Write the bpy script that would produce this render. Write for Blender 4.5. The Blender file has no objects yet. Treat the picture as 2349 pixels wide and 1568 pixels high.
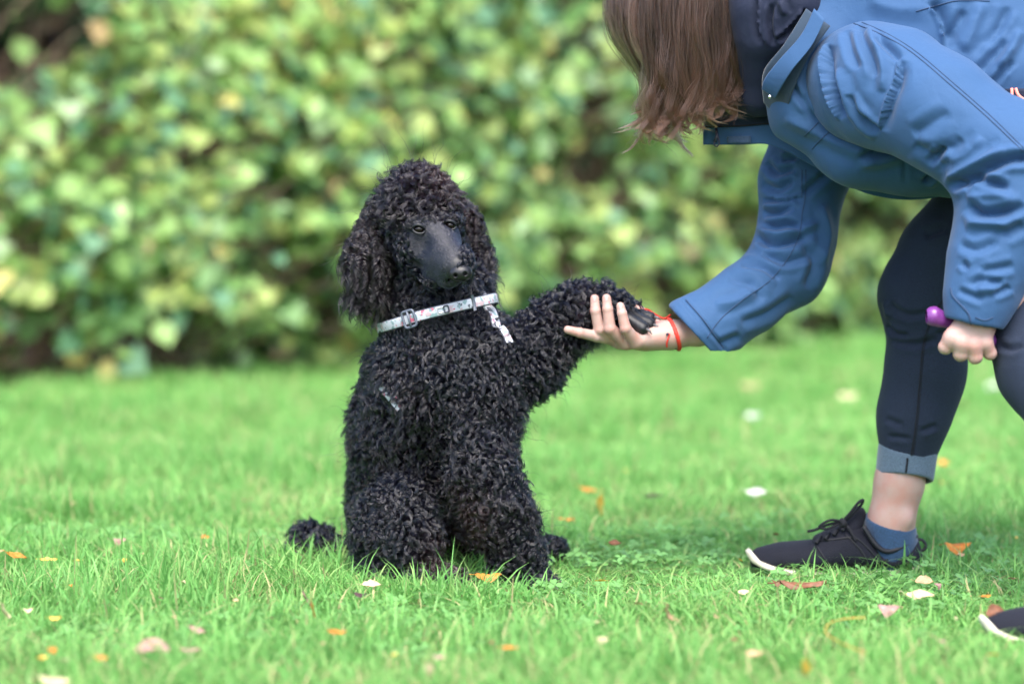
import bpy, math, random
import numpy as np
from mathutils import Vector, Matrix
from mathutils.bvhtree import BVHTree
R = math.radians
rng = np.random.default_rng(7)
random.seed(7)
SC = bpy.context.scene
COL = SC.collection

# ------------------------------------------------------------ camera, sky, sun, exposure
CAM_D, CAM_H, FPX = 4.6, 0.60, 6851.0           # metres to the poodle, lens height, focal length in plan units
PITCH = math.atan(337.0 / FPX)
cam = bpy.data.cameras.new('camera')
cam.lens = 105.0
cam.sensor_width = 36.0
cam.clip_start, cam.clip_end = 0.1, 400.0
cam.dof.use_dof = True
cam.dof.focus_distance = 4.43
cam.dof.aperture_fstop = 2.25
cam.dof.aperture_blades = 0
co = bpy.data.objects.new('camera', cam)
co.location = (0, -CAM_D, CAM_H)
co.rotation_euler = (R(90) - PITCH, 0, 0)
COL.objects.link(co)
SC.camera = co

world = bpy.data.worlds.new('World')
SC.world = world
world.use_nodes = True
wn = world.node_tree
sky = wn.nodes.new('ShaderNodeTexSky')
sky.sky_type = 'NISHITA'
sky.sun_disc = False
sky.sun_elevation = R(58)
sky.sun_rotation = R(178)
sky.air_density = 1.0
sky.dust_density = 3.0
sky.ozone_density = 1.0
bg = wn.nodes['Background']
bg.inputs['Strength'].default_value = 0.15
wn.links.new(sky.outputs[0], bg.inputs[0])
sun = bpy.data.lights.new('sun', 'SUN')
sun.energy = 1.3
sun.angle = R(40)
sun.color = (1.0, 0.97, 0.92)
so = bpy.data.objects.new('sun', sun)
_az, _el = R(178), R(58)
_d = Vector((math.sin(_az) * math.cos(_el), math.cos(_az) * math.cos(_el), math.sin(_el)))
so.rotation_euler = _d.to_track_quat('Z', 'Y').to_euler()
so.location = _d * 20
COL.objects.link(so)
SC.view_settings.view_transform = 'Standard'
SC.view_settings.look = 'None'
SC.view_settings.exposure = 1.85
SC.view_settings.gamma = 1.0
SC.view_settings.use_curve_mapping = False
SC.render.engine = 'CYCLES'
SC.cycles.use_denoising = True
SC.cycles.max_bounces = 8
SC.cycles.diffuse_bounces = 4
SC.cycles.glossy_bounces = 3
SC.cycles.transmission_bounces = 4
SC.cycles.transparent_max_bounces = 8
SC.cycles.sample_clamp_indirect = 6
SC.render.hair_type = 'STRIP'

# ------------------------------------------------------------ helpers
def GZ(px, py, z):
    """the point seen at plan position (px, py) that lies at height z"""
    lo, hi = -2.5, 60.0
    for _ in range(50):
        m = (lo + hi) / 2
        if W(px, py, m)[2] > z: lo = m
        else: hi = m
    return W(px, py, lo)
def W(px, py, y):
    """a point seen at plan position (px, py) that stands at depth y"""
    u = (px - 1174.5) / FPX
    v = (784.0 - py) / FPX
    t = (y + CAM_D) / (math.cos(PITCH) + v * math.sin(PITCH))
    return np.array((t * u, y, CAM_H + t * (-math.sin(PITCH) + v * math.cos(PITCH))))

def WP(P):
    """array of world points -> plan px, py"""
    P = np.asarray(P, float)
    X, Y, Z = P[..., 0], P[..., 1] + CAM_D, P[..., 2] - CAM_H
    f = Y * math.cos(PITCH) - Z * math.sin(PITCH)
    up = Y * math.sin(PITCH) + Z * math.cos(PITCH)
    return 1174.5 + FPX * X / f, 784.0 - FPX * up / f

def GY(py):
    """depth at which flat ground shows at plan row py (z = 0)"""
    lo, hi = -2.0, 60.0
    for _ in range(50):
        m = (lo + hi) / 2
        v = WP(np.array((0, m, 0.0)))[1]
        if v > py: lo = m
        else: hi = m
    return lo

def tag(o, label=None, cat=None, group=None, kind=None):
    if label: o['label'] = label
    if cat: o['category'] = cat
    if group: o['group'] = group
    if kind: o['kind'] = kind
    return o

def empty(name, loc=(0, 0, 0)):
    o = bpy.data.objects.new(name, None)
    o.location = loc
    o.empty_display_size = 0.1
    COL.objects.link(o)
    return o

def link(name, data, parent=None, world_space=True):
    o = bpy.data.objects.new(name, data)
    COL.objects.link(o)
    if parent is not None:
        o.parent = parent
        if world_space:
            bpy.context.view_layer.update()
            o.matrix_parent_inverse = parent.matrix_world.inverted()
    return o

def mesh_np(name, V, F, mats=(), smooth=True, mi=None):
    """V (n,3) and F (m,k) or list of such arrays"""
    me = bpy.data.meshes.new(name)
    V = np.asarray(V, np.float32)
    Fs = F if isinstance(F, list) else [F]
    Fs = [np.asarray(f, np.int32) for f in Fs if len(f)]
    nl = sum(f.size for f in Fs)
    npoly = sum(len(f) for f in Fs)
    me.vertices.add(len(V)); me.vertices.foreach_set('co', V.ravel())
    me.loops.add(nl); me.polygons.add(npoly)
    me.loops.foreach_set('vertex_index', np.concatenate([f.ravel() for f in Fs]))
    tot = np.concatenate([np.full(len(f), f.shape[1], np.int32) for f in Fs])
    st = np.concatenate([[0], np.cumsum(tot)[:-1]]).astype(np.int32)
    me.polygons.foreach_set('loop_start', st)
    me.polygons.foreach_set('loop_total', tot)
    me.polygons.foreach_set('use_smooth', np.full(npoly, smooth))
    if mi is not None: me.polygons.foreach_set('material_index', np.asarray(mi, np.int32))
    for m in mats: me.materials.append(m)
    me.update(calc_edges=True)
    return me

# ------------------------------------------------------------ signed distance modelling
def smin(a, b, k):
    if k <= 0: return np.minimum(a, b)
    h = np.maximum(k - np.abs(a - b), 0) / k
    return np.minimum(a, b) - h * h * k * 0.25

def cone(P, a, b, r1, r2, ys=1.0):
    """rounded cone from a to b; ys squeezes it along depth (ys > 1: deeper)"""
    a = np.asarray(a, float); b = np.asarray(b, float)
    if ys != 1.0:
        s = np.array((1, 1 / ys, 1)); P = P * s; a = a * s; b = b * s
    ab = b - a
    t = np.clip(((P - a) @ ab) / max(ab @ ab, 1e-12), 0, 1)
    d = np.sqrt(((P - a - t[:, None] * ab) ** 2).sum(1))
    return d - (r1 + (r2 - r1) * t)

def ell(P, c, r, rot=None):
    q = P - np.asarray(c, float)
    if rot is not None: q = q @ rot
    r = np.asarray(r, float)
    k0 = np.sqrt(((q / r) ** 2).sum(1)); k1 = np.sqrt(((q / (r * r)) ** 2).sum(1))
    return k0 * (k0 - 1) / np.maximum(k1, 1e-9)

def chain(P, pts, k=0.01, ys=1.0):
    """pts: list of (point, radius)"""
    d = None
    for (a, r1), (b, r2) in zip(pts[:-1], pts[1:]):
        e = cone(P, a, b, r1, r2, ys)
        d = e if d is None else smin(d, e, k)
    return d

def surf(fn, lo, hi, h, margin=0.02):
    """surface nets of fn < 0 on a sparse grid"""
    B = 12
    lo = np.asarray(lo, float); hi = np.asarray(hi, float)
    nb = np.ceil((hi - lo) / (h * B)).astype(int)
    N = nb * B + 2
    ii = np.stack(np.meshgrid(*[np.arange(n) for n in nb], indexing='ij'), -1).reshape(-1, 3)
    cen = lo + (ii + 0.5) * B * h
    d = fn(cen)
    act = ii[np.abs(d) < B * h * 0.9 + margin]
    g = np.stack(np.meshgrid(*[np.arange(B + 1)] * 3, indexing='ij'), -1).reshape(-1, 3)
    keyf = lambda c: (c[..., 0] * N[1] + c[..., 1]) * N[2] + c[..., 2]
    cells, verts, quads = [], [], []
    CO = np.array([[0,0,0],[0,0,1],[0,1,0],[0,1,1],[1,0,0],[1,0,1],[1,1,0],[1,1,1]])
    ED = [(i, j) for i in range(8) for j in range(i + 1, 8) if np.abs(CO[i] - CO[j]).sum() == 1]
    for s in range(0, len(act), 24):
        blk = act[s:s + 24]
        gi = (blk[:, None, :] * B + g[None]).reshape(-1, 3)
        val = fn(lo + gi * h).reshape(len(blk), B + 1, B + 1, B + 1)
        sg = val < 0
        for bi, b in enumerate(blk):
            v, q = val[bi], sg[bi]
            if q.all() or not q.any(): continue
            cs = np.stack([v[c[0]:c[0] + B, c[1]:c[1] + B, c[2]:c[2] + B] for c in CO], -1)
            cq = cs < 0
            m = cq.any(-1) & ~cq.all(-1)
            idx = np.argwhere(m)
            if len(idx):
                c = cs[m]
                acc = np.zeros((len(idx), 3)); cnt = np.zeros(len(idx))
                for i, j in ED:
                    a, bb = c[:, i], c[:, j]
                    x = (a < 0) != (bb < 0)
                    t = np.where(x, a / np.where(x, a - bb, 1), 0)
                    acc += np.where(x[:, None], CO[i] + t[:, None] * (CO[j] - CO[i]), 0); cnt += x
                p = acc / cnt[:, None]
                cells.append(keyf(b * B + idx)); verts.append(lo + (b * B + idx + p) * h)
            for ax in range(3):
                o1, o2 = [(1, 2), (2, 0), (0, 1)][ax]
                sl1 = [slice(0, B)] * 3
                sl2 = list(sl1); sl2[ax] = slice(1, B + 1)
                a, bb = q[tuple(sl1)], q[tuple(sl2)]
                e = np.argwhere(a != bb)
                if not len(e): continue
                fl = a[tuple(e.T)]
                ge = b * B + e
                u1 = np.zeros(3, int); u1[o1] = 1
                u2 = np.zeros(3, int); u2[o2] = 1
                Q = np.stack([keyf(ge - u1 - u2), keyf(ge - u2), keyf(ge), keyf(ge - u1)], 1)
                Q[~fl] = Q[~fl][:, ::-1]
                quads.append(Q)
    K = np.concatenate(cells); V = np.concatenate(verts); Q = np.concatenate(quads)
    o = np.argsort(K); K = K[o]; V = V[o]
    p = np.searchsorted(K, Q); p = np.clip(p, 0, len(K) - 1)
    ok = (K[p] == Q).all(1)
    return V, p[ok].astype(np.int32)

def biggest(V, F):
    """keep only the largest connected piece"""
    lab = np.arange(len(V))
    for _ in range(400):
        m = lab[F].min(1)
        new = lab.copy()
        np.minimum.at(new, F.ravel(), np.repeat(m, F.shape[1]))
        new = new[new]
        if (new == lab).all(): break
        lab = new
    u, c = np.unique(lab, return_counts=True)
    k = lab == u[c.argmax()]
    idx = np.cumsum(k) - 1
    F = F[k[F].all(1)]
    return V[k], idx[F].astype(np.int32)

def smooth_mesh(V, F, it=2, w=0.5):
    n = len(V)
    e = np.concatenate([F[:, [0, 1]], F[:, [1, 2]], F[:, [2, 3]], F[:, [3, 0]]])
    e = np.concatenate([e, e[:, ::-1]])
    cnt = np.bincount(e[:, 0], minlength=n)[:, None]
    for _ in range(it):
        acc = np.stack([np.bincount(e[:, 0], V[e[:, 1], i], n) for i in range(3)], 1)
        V = V + (acc / np.maximum(cnt, 1) - V) * w
    return V

def normals(V, F):
    n = np.cross(V[F[:, 2]] - V[F[:, 0]], V[F[:, 3 % F.shape[1]]] - V[F[:, 1]])
    out = np.stack([sum(np.bincount(F[:, k], n[:, i], len(V)) for k in range(F.shape[1])) for i in range(3)], 1)
    return out / np.maximum(np.linalg.norm(out, axis=1), 1e-12)[:, None]

def grid_noise(P, scale, seed=0):
    """smooth value noise in -1..1"""
    r = np.random.default_rng(seed)
    T = r.uniform(-1, 1, (32, 32, 32))
    q = P / scale + r.uniform(0, 30, 3)
    i = np.floor(q).astype(int); f = q - i; f = f * f * (3 - 2 * f)
    out = 0
    for a in (0, 1):
        for b in (0, 1):
            for c in (0, 1):
                w = (f[:, 0] if a else 1 - f[:, 0]) * (f[:, 1] if b else 1 - f[:, 1]) * (f[:, 2] if c else 1 - f[:, 2])
                out = out + w * T[(i[:, 0] + a) % 32, (i[:, 1] + b) % 32, (i[:, 2] + c) % 32]
    return out

def strokes(V, F, L):
    """press folds into cloth. L: (px polyline, width in plan units, height in mm, one_sided)"""
    Nn = normals(V, F)
    px, py = WP(V)
    q = np.stack([px, py], 1)
    vis = np.clip(-Nn[:, 1] * 2.2 + 0.35, 0, 1)
    off = np.zeros(len(V))
    for st in L:
        pl, w, amp = np.asarray(st[0], float), st[1], st[2]
        # smooth the polyline
        if len(pl) > 2:
            t = np.linspace(0, len(pl) - 1, 40); k = np.clip(t.astype(int), 0, len(pl) - 2); f = (t - k)[:, None]
            g = lambda i: pl[np.clip(i, 0, len(pl) - 1)]
            p0, p1, p2, p3 = g(k - 1), g(k), g(k + 1), g(k + 2)
            pl = 0.5 * (2 * p1 + (p2 - p0) * f + (2 * p0 - 5 * p1 + 4 * p2 - p3) * f ** 2 + (3 * p1 - p0 - 3 * p2 + p3) * f ** 3)
        lo, hi = pl.min(0) - 3.2 * w, pl.max(0) + 3.2 * w
        m = np.where(((q > lo) & (q < hi)).all(1))[0]
        if not len(m): continue
        p = q[m]; best = np.full(len(m), 1e9); tt = np.zeros(len(m)); sd = np.ones(len(m))
        n = len(pl) - 1
        for i in range(n):
            a, b = pl[i], pl[i + 1]; ab = b - a
            t = np.clip(((p - a) @ ab) / max(ab @ ab, 1e-9), 0, 1)
            r = p - a - t[:, None] * ab
            d = np.sqrt((r ** 2).sum(1)); z = d < best
            best[z] = d[z]; tt[z] = (i + t[z]) / n
            sd[z] = np.sign(ab[0] * r[z, 1] - ab[1] * r[z, 0])
        taper = np.clip(np.minimum(tt, 1 - tt) * 5, 0, 1) ** 0.7 if not (len(st) > 4 and st[4]) else 1.0
        x = best / w
        if len(st) > 3 and st[3]:      # a step: raised on one side
            s = sd * st[3]
            prof = np.where(s > 0, np.exp(-(x * 0.45) ** 2), -0.75 * np.exp(-(x * 1.6) ** 2))
        else:
            prof = np.exp(-(x * x) ** .68 * 1.15) - 0.38 * np.exp(-((x - 1.9) / 0.9) ** 2)
        off[m] += prof * amp * 0.001 * taper
    return V + Nn * (off * vis)[:, None]

# ------------------------------------------------------------ tubes, ribbons, curves
def tube(pts, r, n=8, close=False, cap=True):
    pts = np.asarray(pts, float)
    m = len(pts)
    r = np.full(m, r) if np.isscalar(r) else np.asarray(r, float)
    T = np.gradient(pts, axis=0)
    if close: T = np.roll(pts, -1, 0) - np.roll(pts, 1, 0)
    T /= np.maximum(np.linalg.norm(T, axis=1), 1e-12)[:, None]
    up = np.array((0, 0, 1.0)) if abs(T[0, 2]) < 0.9 else np.array((1.0, 0, 0))
    U = np.cross(T[0], up); U /= np.linalg.norm(U)
    V = []
    for i in range(m):
        U = U - T[i] * (U @ T[i]); U /= max(np.linalg.norm(U), 1e-9)
        B = np.cross(T[i], U)
        for k in range(n):
            a = 2 * math.pi * k / n
            V.append(pts[i] + r[i] * (math.cos(a) * U + math.sin(a) * B))
    F = []
    for i in range(m if close else m - 1):
        j = (i + 1) % m
        for k in range(n):
            F.append((i * n + k, i * n + (k + 1) % n, j * n + (k + 1) % n, j * n + k))
    V = list(V)
    if cap and not close:
        V.append(pts[0]); V.append(pts[-1]); c0, c1 = len(V) - 2, len(V) - 1
        for k in range(n):
            F.append((c0, (k + 1) % n, k, k)); F.append((c1, (m - 1) * n + k, (m - 1) * n + (k + 1) % n, (m - 1) * n + (k + 1) % n))
    return np.array(V), [f for f in F]

def quads_clean(V, F):
    q = [f for f in F if len(set(f)) == 4]; t = [tuple(dict.fromkeys(f)) for f in F if len(set(f)) == 3]
    return V, [np.array(q, np.int32).reshape(-1, 4), np.array(t, np.int32).reshape(-1, 3)]

def merge(parts):
    VV, FF, o = [], [], 0
    for V, F in parts:
        VV.append(np.asarray(V)); FF += [tuple(i + o for i in f) for f in F]; o += len(V)
    return np.concatenate(VV), FF

def obj_vf(name, V, F, mat, parent=None, smooth=True):
    V, Fs = quads_clean(np.asarray(V), [tuple(int(i) for i in f) for f in F])
    me = mesh_np(name, V, Fs, [mat], smooth)
    return link(name, me, parent)

def spline(pts, n):
    pl = np.asarray(pts, float)
    t = np.linspace(0, len(pl) - 1, n); k = np.clip(t.astype(int), 0, len(pl) - 2); f = (t - k)[:, None]
    g = lambda i: pl[np.clip(i, 0, len(pl) - 1)]
    p0, p1, p2, p3 = g(k - 1), g(k), g(k + 1), g(k + 2)
    return 0.5 * (2 * p1 + (p2 - p0) * f + (2 * p0 - 5 * p1 + 4 * p2 - p3) * f ** 2 + (3 * p1 - p0 - 3 * p2 + p3) * f ** 3)

def ribbon(C, Nrm, w, th):
    """strap with a rectangular section: C centre line, Nrm outward normals, w width, th thickness"""
    C = np.asarray(C, float); m = len(C)
    T = np.gradient(C, axis=0); T /= np.linalg.norm(T, axis=1)[:, None]
    Nn = Nrm - T * (Nrm * T).sum(1)[:, None]; Nn /= np.linalg.norm(Nn, axis=1)[:, None]
    S = np.cross(T, Nn)
    V, F = [], []
    for i in range(m):
        for a, b in ((-1, 0), (-1, 1), (-.9, 1.25), (.9, 1.25), (1, 1), (1, 0)):
            V.append(C[i] + S[i] * a * w / 2 + Nn[i] * b * th)
    for i in range(m - 1):
        for k in range(6):
            F.append((i * 6 + k, i * 6 + (k + 1) % 6, (i + 1) * 6 + (k + 1) % 6, (i + 1) * 6 + k))
    F.append((0, 1, 2, 3)); F.append((0, 3, 4, 5))
    o = (m - 1) * 6
    F.append((o + 3, o + 2, o + 1, o)); F.append((o + 5, o + 4, o + 3, o))
    return np.array(V), F

def hair(name, P, rad, mat, parent, tint=None):
    """P (strands, points, 3)"""
    n, m = P.shape[:2]
    cu = bpy.data.hair_curves.new(name)
    cu.add_curves([m] * n)
    cu.points.foreach_set('position', P.astype(np.float32).ravel())
    rr = np.broadcast_to(rad, (n, m)).astype(np.float32)
    cu.points.foreach_set('radius', rr.ravel())
    if tint is not None:
        a = cu.attributes.new('tint', 'FLOAT', 'CURVE')
        a.data.foreach_set('value', np.asarray(tint, np.float32))
    cu.materials.append(mat)
    cu.update_tag()
    return link(name, cu, parent)

# ------------------------------------------------------------ materials
def mat(name, col=(.5, .5, .5), rough=.6, **kw):
    m = bpy.data.materials.new(name)
    m.use_nodes = True
    nt = m.node_tree
    b = nt.nodes['Principled BSDF']
    b.inputs['Base Color'].default_value = (*col, 1)
    b.inputs['Roughness'].default_value = rough
    for k, v in kw.items():
        b.inputs[k.replace('_', ' ')].default_value = v
    return m

def noise_col(m, stops, scale=20, detail=4, coord='Object', bump=0.0, bscale=None, dist=0.001):
    nt = m.node_tree; b = nt.nodes['Principled BSDF']
    tc = nt.nodes.new('ShaderNodeTexCoord')
    n = nt.nodes.new('ShaderNodeTexNoise'); n.inputs['Scale'].default_value = scale; n.inputs['Detail'].default_value = detail
    nt.links.new(tc.outputs[coord], n.inputs['Vector'])
    cr = nt.nodes.new('ShaderNodeValToRGB')
    e = cr.color_ramp.elements
    while len(e) < len(stops): e.new(0.5)
    for i, (p, c) in enumerate(stops):
        e[i].position = p; e[i].color = (*c, 1)
    nt.links.new(n.outputs['Fac'], cr.inputs[0]); nt.links.new(cr.outputs[0], b.inputs['Base Color'])
    if bump:
        n2 = nt.nodes.new('ShaderNodeTexNoise'); n2.inputs['Scale'].default_value = bscale or scale * 4; n2.inputs['Detail'].default_value = 6
        nt.links.new(tc.outputs[coord], n2.inputs['Vector'])
        bp = nt.nodes.new('ShaderNodeBump'); bp.inputs['Strength'].default_value = bump; bp.inputs['Distance'].default_value = dist
        nt.links.new(n2.outputs['Fac'], bp.inputs['Height']); nt.links.new(bp.outputs[0], b.inputs['Normal'])
    return m

def leaf_mat(name, col, trans=0.35, rough=0.45, vary=0.25, spec=0.4):
    m = bpy.data.materials.new(name); m.use_nodes = True
    nt = m.node_tree; b = nt.nodes['Principled BSDF']; out = nt.nodes['Material Output']
    b.inputs['Roughness'].default_value = rough
    b.inputs['Specular IOR Level'].default_value = spec
    oi = nt.nodes.new('ShaderNodeTexCoord')
    n = nt.nodes.new('ShaderNodeTexNoise'); n.inputs['Scale'].default_value = 9; n.inputs['Detail'].default_value = 2
    nt.links.new(oi.outputs['Object'], n.inputs['Vector'])
    hs = nt.nodes.new('ShaderNodeHueSaturation')
    hs.inputs['Color'].default_value = (*col, 1)
    mr = nt.nodes.new('ShaderNodeMapRange')
    mr.inputs['From Min'].default_value = .3; mr.inputs['From Max'].default_value = .7
    mr.inputs['To Min'].default_value = 1 - vary; mr.inputs['To Max'].default_value = 1 + vary
    nt.links.new(n.outputs['Fac'], mr.inputs['Value']); nt.links.new(mr.outputs[0], hs.inputs['Value'])
    nt.links.new(hs.outputs[0], b.inputs['Base Color'])
    t = nt.nodes.new('ShaderNodeBsdfTranslucent'); nt.links.new(hs.outputs[0], t.inputs['Color'])
    mx = nt.nodes.new('ShaderNodeMixShader'); mx.inputs[0].default_value = trans
    nt.links.new(b.outputs[0], mx.inputs[1]); nt.links.new(t.outputs[0], mx.inputs[2])
    nt.links.new(mx.outputs[0], out.inputs['Surface'])
    return m

# ------------------------------------------------------------ the lawn
def lawn_h(x, y):
    """gentle unevenness of the ground, flat under the subjects"""
    P = np.stack([np.ravel(x), np.ravel(y), np.zeros(np.size(x))], 1).astype(float)
    f = np.clip((np.hypot(P[:, 0] * 0.7, P[:, 1]) - 1.1) / 2.0, 0, 1)
    return (grid_noise(P, 1.3, 3) * 0.025 * f + grid_noise(P, 0.25, 4) * 0.004).reshape(np.shape(x))

M_soil = noise_col(mat('lawn_soil', (.03, .05, .015), .9), [(.3, (.022, .035, .010)), (.5, (.035, .07, .016)), (.7, (.05, .10, .02))], 30, 6, bump=.6, bscale=200, dist=.01)
def build_ground():
    s = np.concatenate([-np.geomspace(80, 4, 14), np.linspace(-3.6, 3.6, 73), np.geomspace(4, 80, 14)])
    t = np.concatenate([-np.geomspace(80, 2, 12), np.linspace(-1.9, 9, 90), np.geomspace(9.6, 110, 16)])
    X, Y = np.meshgrid(s, t, indexing='ij')
    Z = lawn_h(X, Y)
    V = np.stack([X, Y, Z], -1).reshape(-1, 3)
    n, m = X.shape
    i = np.arange(n - 1)[:, None] * m + np.arange(m - 1)[None]
    F = np.stack([i, i + m, i + m + 1, i + 1], -1).reshape(-1, 4)
    o = link('ground', mesh_np('ground', V, F, [M_soil]))
    tag(o, kind='structure')
build_ground()

G_MATS = [leaf_mat('grass_bright', (.225, .475, .125), .42, .45, .2, .35),
          leaf_mat('grass_mid', (.15, .38, .09), .40, .45, .2, .35),
          leaf_mat('grass_yellow', (.34, .53, .17), .42, .5, .2, .3),
          leaf_mat('grass_straw', (.45, .40, .20), .3, .6, .2, .2),
          leaf_mat('clover_green', (.20, .43, .13), .40, .4, .2, .4)]

def blades(n, size, hmin, hmax, wid, seg, lean, seed, straw=.04, mix=(.45, .33, .18)):
    """n blades rooted in a square of side size"""
    r = np.random.default_rng(seed)
    root = np.stack([r.uniform(-size / 2, size / 2, n), r.uniform(-size / 2, size / 2, n), np.full(n, -.004)], 1)
    h = r.uniform(hmin, hmax, n) * (1 + .25 * r.standard_normal(n)).clip(.5, 1.6)
    az = r.uniform(0, 2 * math.pi, n); ln = np.abs(r.normal(lean, .35, n))
    w = wid * r.uniform(.6, 1.3, n)
    D = np.stack([np.cos(az), np.sin(az), np.zeros(n)], 1)
    fa = az + math.pi / 2 + r.normal(0, .5, n)
    S = np.stack([np.cos(fa), np.sin(fa), np.zeros(n)], 1)
    V = []
    for k in range(seg + 1):
        t = k / seg
        out = h * ln * t ** 2 * .75
        up = h * (t - .32 * np.minimum(ln, 1.6) * t ** 2.3)
        c = root + D * out[:, None] + np.array((0, 0, 1.)) * up[:, None]
        ww = w * (1 - t ** 2.2) * .5 if k < seg else w * 0
        if k < seg: V.append(c - S * ww[:, None]); V.append(c + S * ww[:, None])
        else: V.append(c)
    V = np.stack(V, 1)                       # n, 2*seg+1, 3
    m = 2 * seg + 1
    base = np.arange(n)[:, None] * m
    Q = np.concatenate([base + np.array([2 * k, 2 * k + 1, 2 * k + 3, 2 * k + 2]) for k in range(seg - 1)])
    T = base + np.array([2 * seg - 2, 2 * seg - 1, 2 * seg])
    pm = np.array(list(mix) + [max(straw, 1 - sum(mix))]); mi1 = r.choice(4, n, p=pm / pm.sum())
    return V.reshape(-1, 3), [Q, T], np.concatenate([np.tile(mi1, seg - 1), mi1])

def clover_patch(n, size, seed):
    r = np.random.default_rng(seed)
    V, F = [], []
    for i in range(n):
        x, y = r.uniform(-size / 2, size / 2, 2); z = r.uniform(.008, .032); s = r.uniform(.0045, .008)
        c = np.array((x, y, z)); a0 = r.uniform(0, 6.28)
        tilt = r.normal(0, .3, 2)
        for j in range(3):
            a = a0 + j * 2.094
            d = np.array((math.cos(a), math.sin(a), 0)); e = np.array((-d[1], d[0], 0))
            pts = [c, c + d * s * .6 - e * s * .55, c + d * s * 1.25 - e * s * .5, c + d * s * 1.35, c + d * s * 1.25 + e * s * .5, c + d * s * .6 + e * s * .55]
            b = len(V)
            for p in pts:
                p = p.copy(); p[2] += (p[:2] - c[:2]) @ tilt + abs((p - c) @ e) * .25
                V.append(p)
            F += [(b, b + 1, b + 2, b + 3), (b, b + 3, b + 4, b + 5)]
        b = len(V)
        V += [np.array((x, y, 0)), np.array((x + .001, y, 0)), c]
        F.append((b, b + 1, b + 2, b + 2))
    return V, F

def patch_obj(name, V, Fs, mi, coll):
    me = mesh_np(name, V, Fs, G_MATS, True, mi)
    o = bpy.data.objects.new(name, me); coll.objects.link(o)
    return o

def scatter(name, P, rot, scl, protos, kind_label, pick=None):
    """one object whose geometry nodes instance the prototype meshes at the given points"""
    coll = bpy.data.collections.new(name + '_source')
    for (nm, V, Fs, mi) in protos: patch_obj(nm, V, Fs, mi, coll)
    me = bpy.data.meshes.new(name)
    me.vertices.add(len(P)); me.vertices.foreach_set('co', np.asarray(P, np.float32).ravel())
    for an, arr in (('rz', rot), ('sc', scl)):
        a = me.attributes.new(an, 'FLOAT_VECTOR', 'POINT'); a.data.foreach_set('vector', np.asarray(arr, np.float32).ravel())
    a = me.attributes.new('pick', 'INT', 'POINT'); a.data.foreach_set('value', (rng.integers(0, len(protos), len(P)) if pick is None else pick).astype(np.int32))
    o = link(name, me); tag(o, *kind_label, kind='stuff')
    ng = bpy.data.node_groups.new(name, 'GeometryNodeTree')
    ng.interface.new_socket('Geometry', in_out='INPUT', socket_type='NodeSocketGeometry')
    ng.interface.new_socket('Geometry', in_out='OUTPUT', socket_type='NodeSocketGeometry')
    N = ng.nodes; L = ng.links
    gi = N.new('NodeGroupInput'); go = N.new('NodeGroupOutput')
    ci = N.new('GeometryNodeCollectionInfo'); ci.inputs['Collection'].default_value = coll
    ci.inputs['Separate Children'].default_value = True; ci.inputs['Reset Children'].default_value = True
    ip = N.new('GeometryNodeInstanceOnPoints')
    def attr(nm, ty):
        x = N.new('GeometryNodeInputNamedAttribute'); x.data_type = ty; x.inputs['Name'].default_value = nm
        return x.outputs['Attribute']
    er = N.new('FunctionNodeEulerToRotation')
    L.new(gi.outputs[0], ip.inputs['Points']); L.new(ci.outputs[0], ip.inputs['Instance'])
    ip.inputs['Pick Instance'].default_value = True
    L.new(attr('pick', 'INT'), ip.inputs['Instance Index'])
    L.new(attr('rz', 'FLOAT_VECTOR'), er.inputs[0]); L.new(er.outputs[0], ip.inputs['Rotation'])
    L.new(attr('sc', 'FLOAT_VECTOR'), ip.inputs['Scale'])
    L.new(ip.outputs[0], go.inputs[0])
    md = o.modifiers.new('scatter', 'NODES'); md.node_group = ng
    return o

# the foot of the hedge, from left-front to right-back
HEDGE = np.array([(-4.6, 3.4), (-3.0, 4.2), (-1.66, 5.1), (-.6, 6.0), (.37, 7.0), (1.1, 8.0), (1.85, 9.2), (2.8, 10.4), (4.4, 12.0), (6.0, 13.2)]) - (0, .5)
def hedge_side(x, y):
    """signed offset to the hedge foot: below 0 on the lawn side"""
    yy = np.interp(x, HEDGE[:, 0], HEDGE[:, 1])
    return (y - yy) * .72

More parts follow.
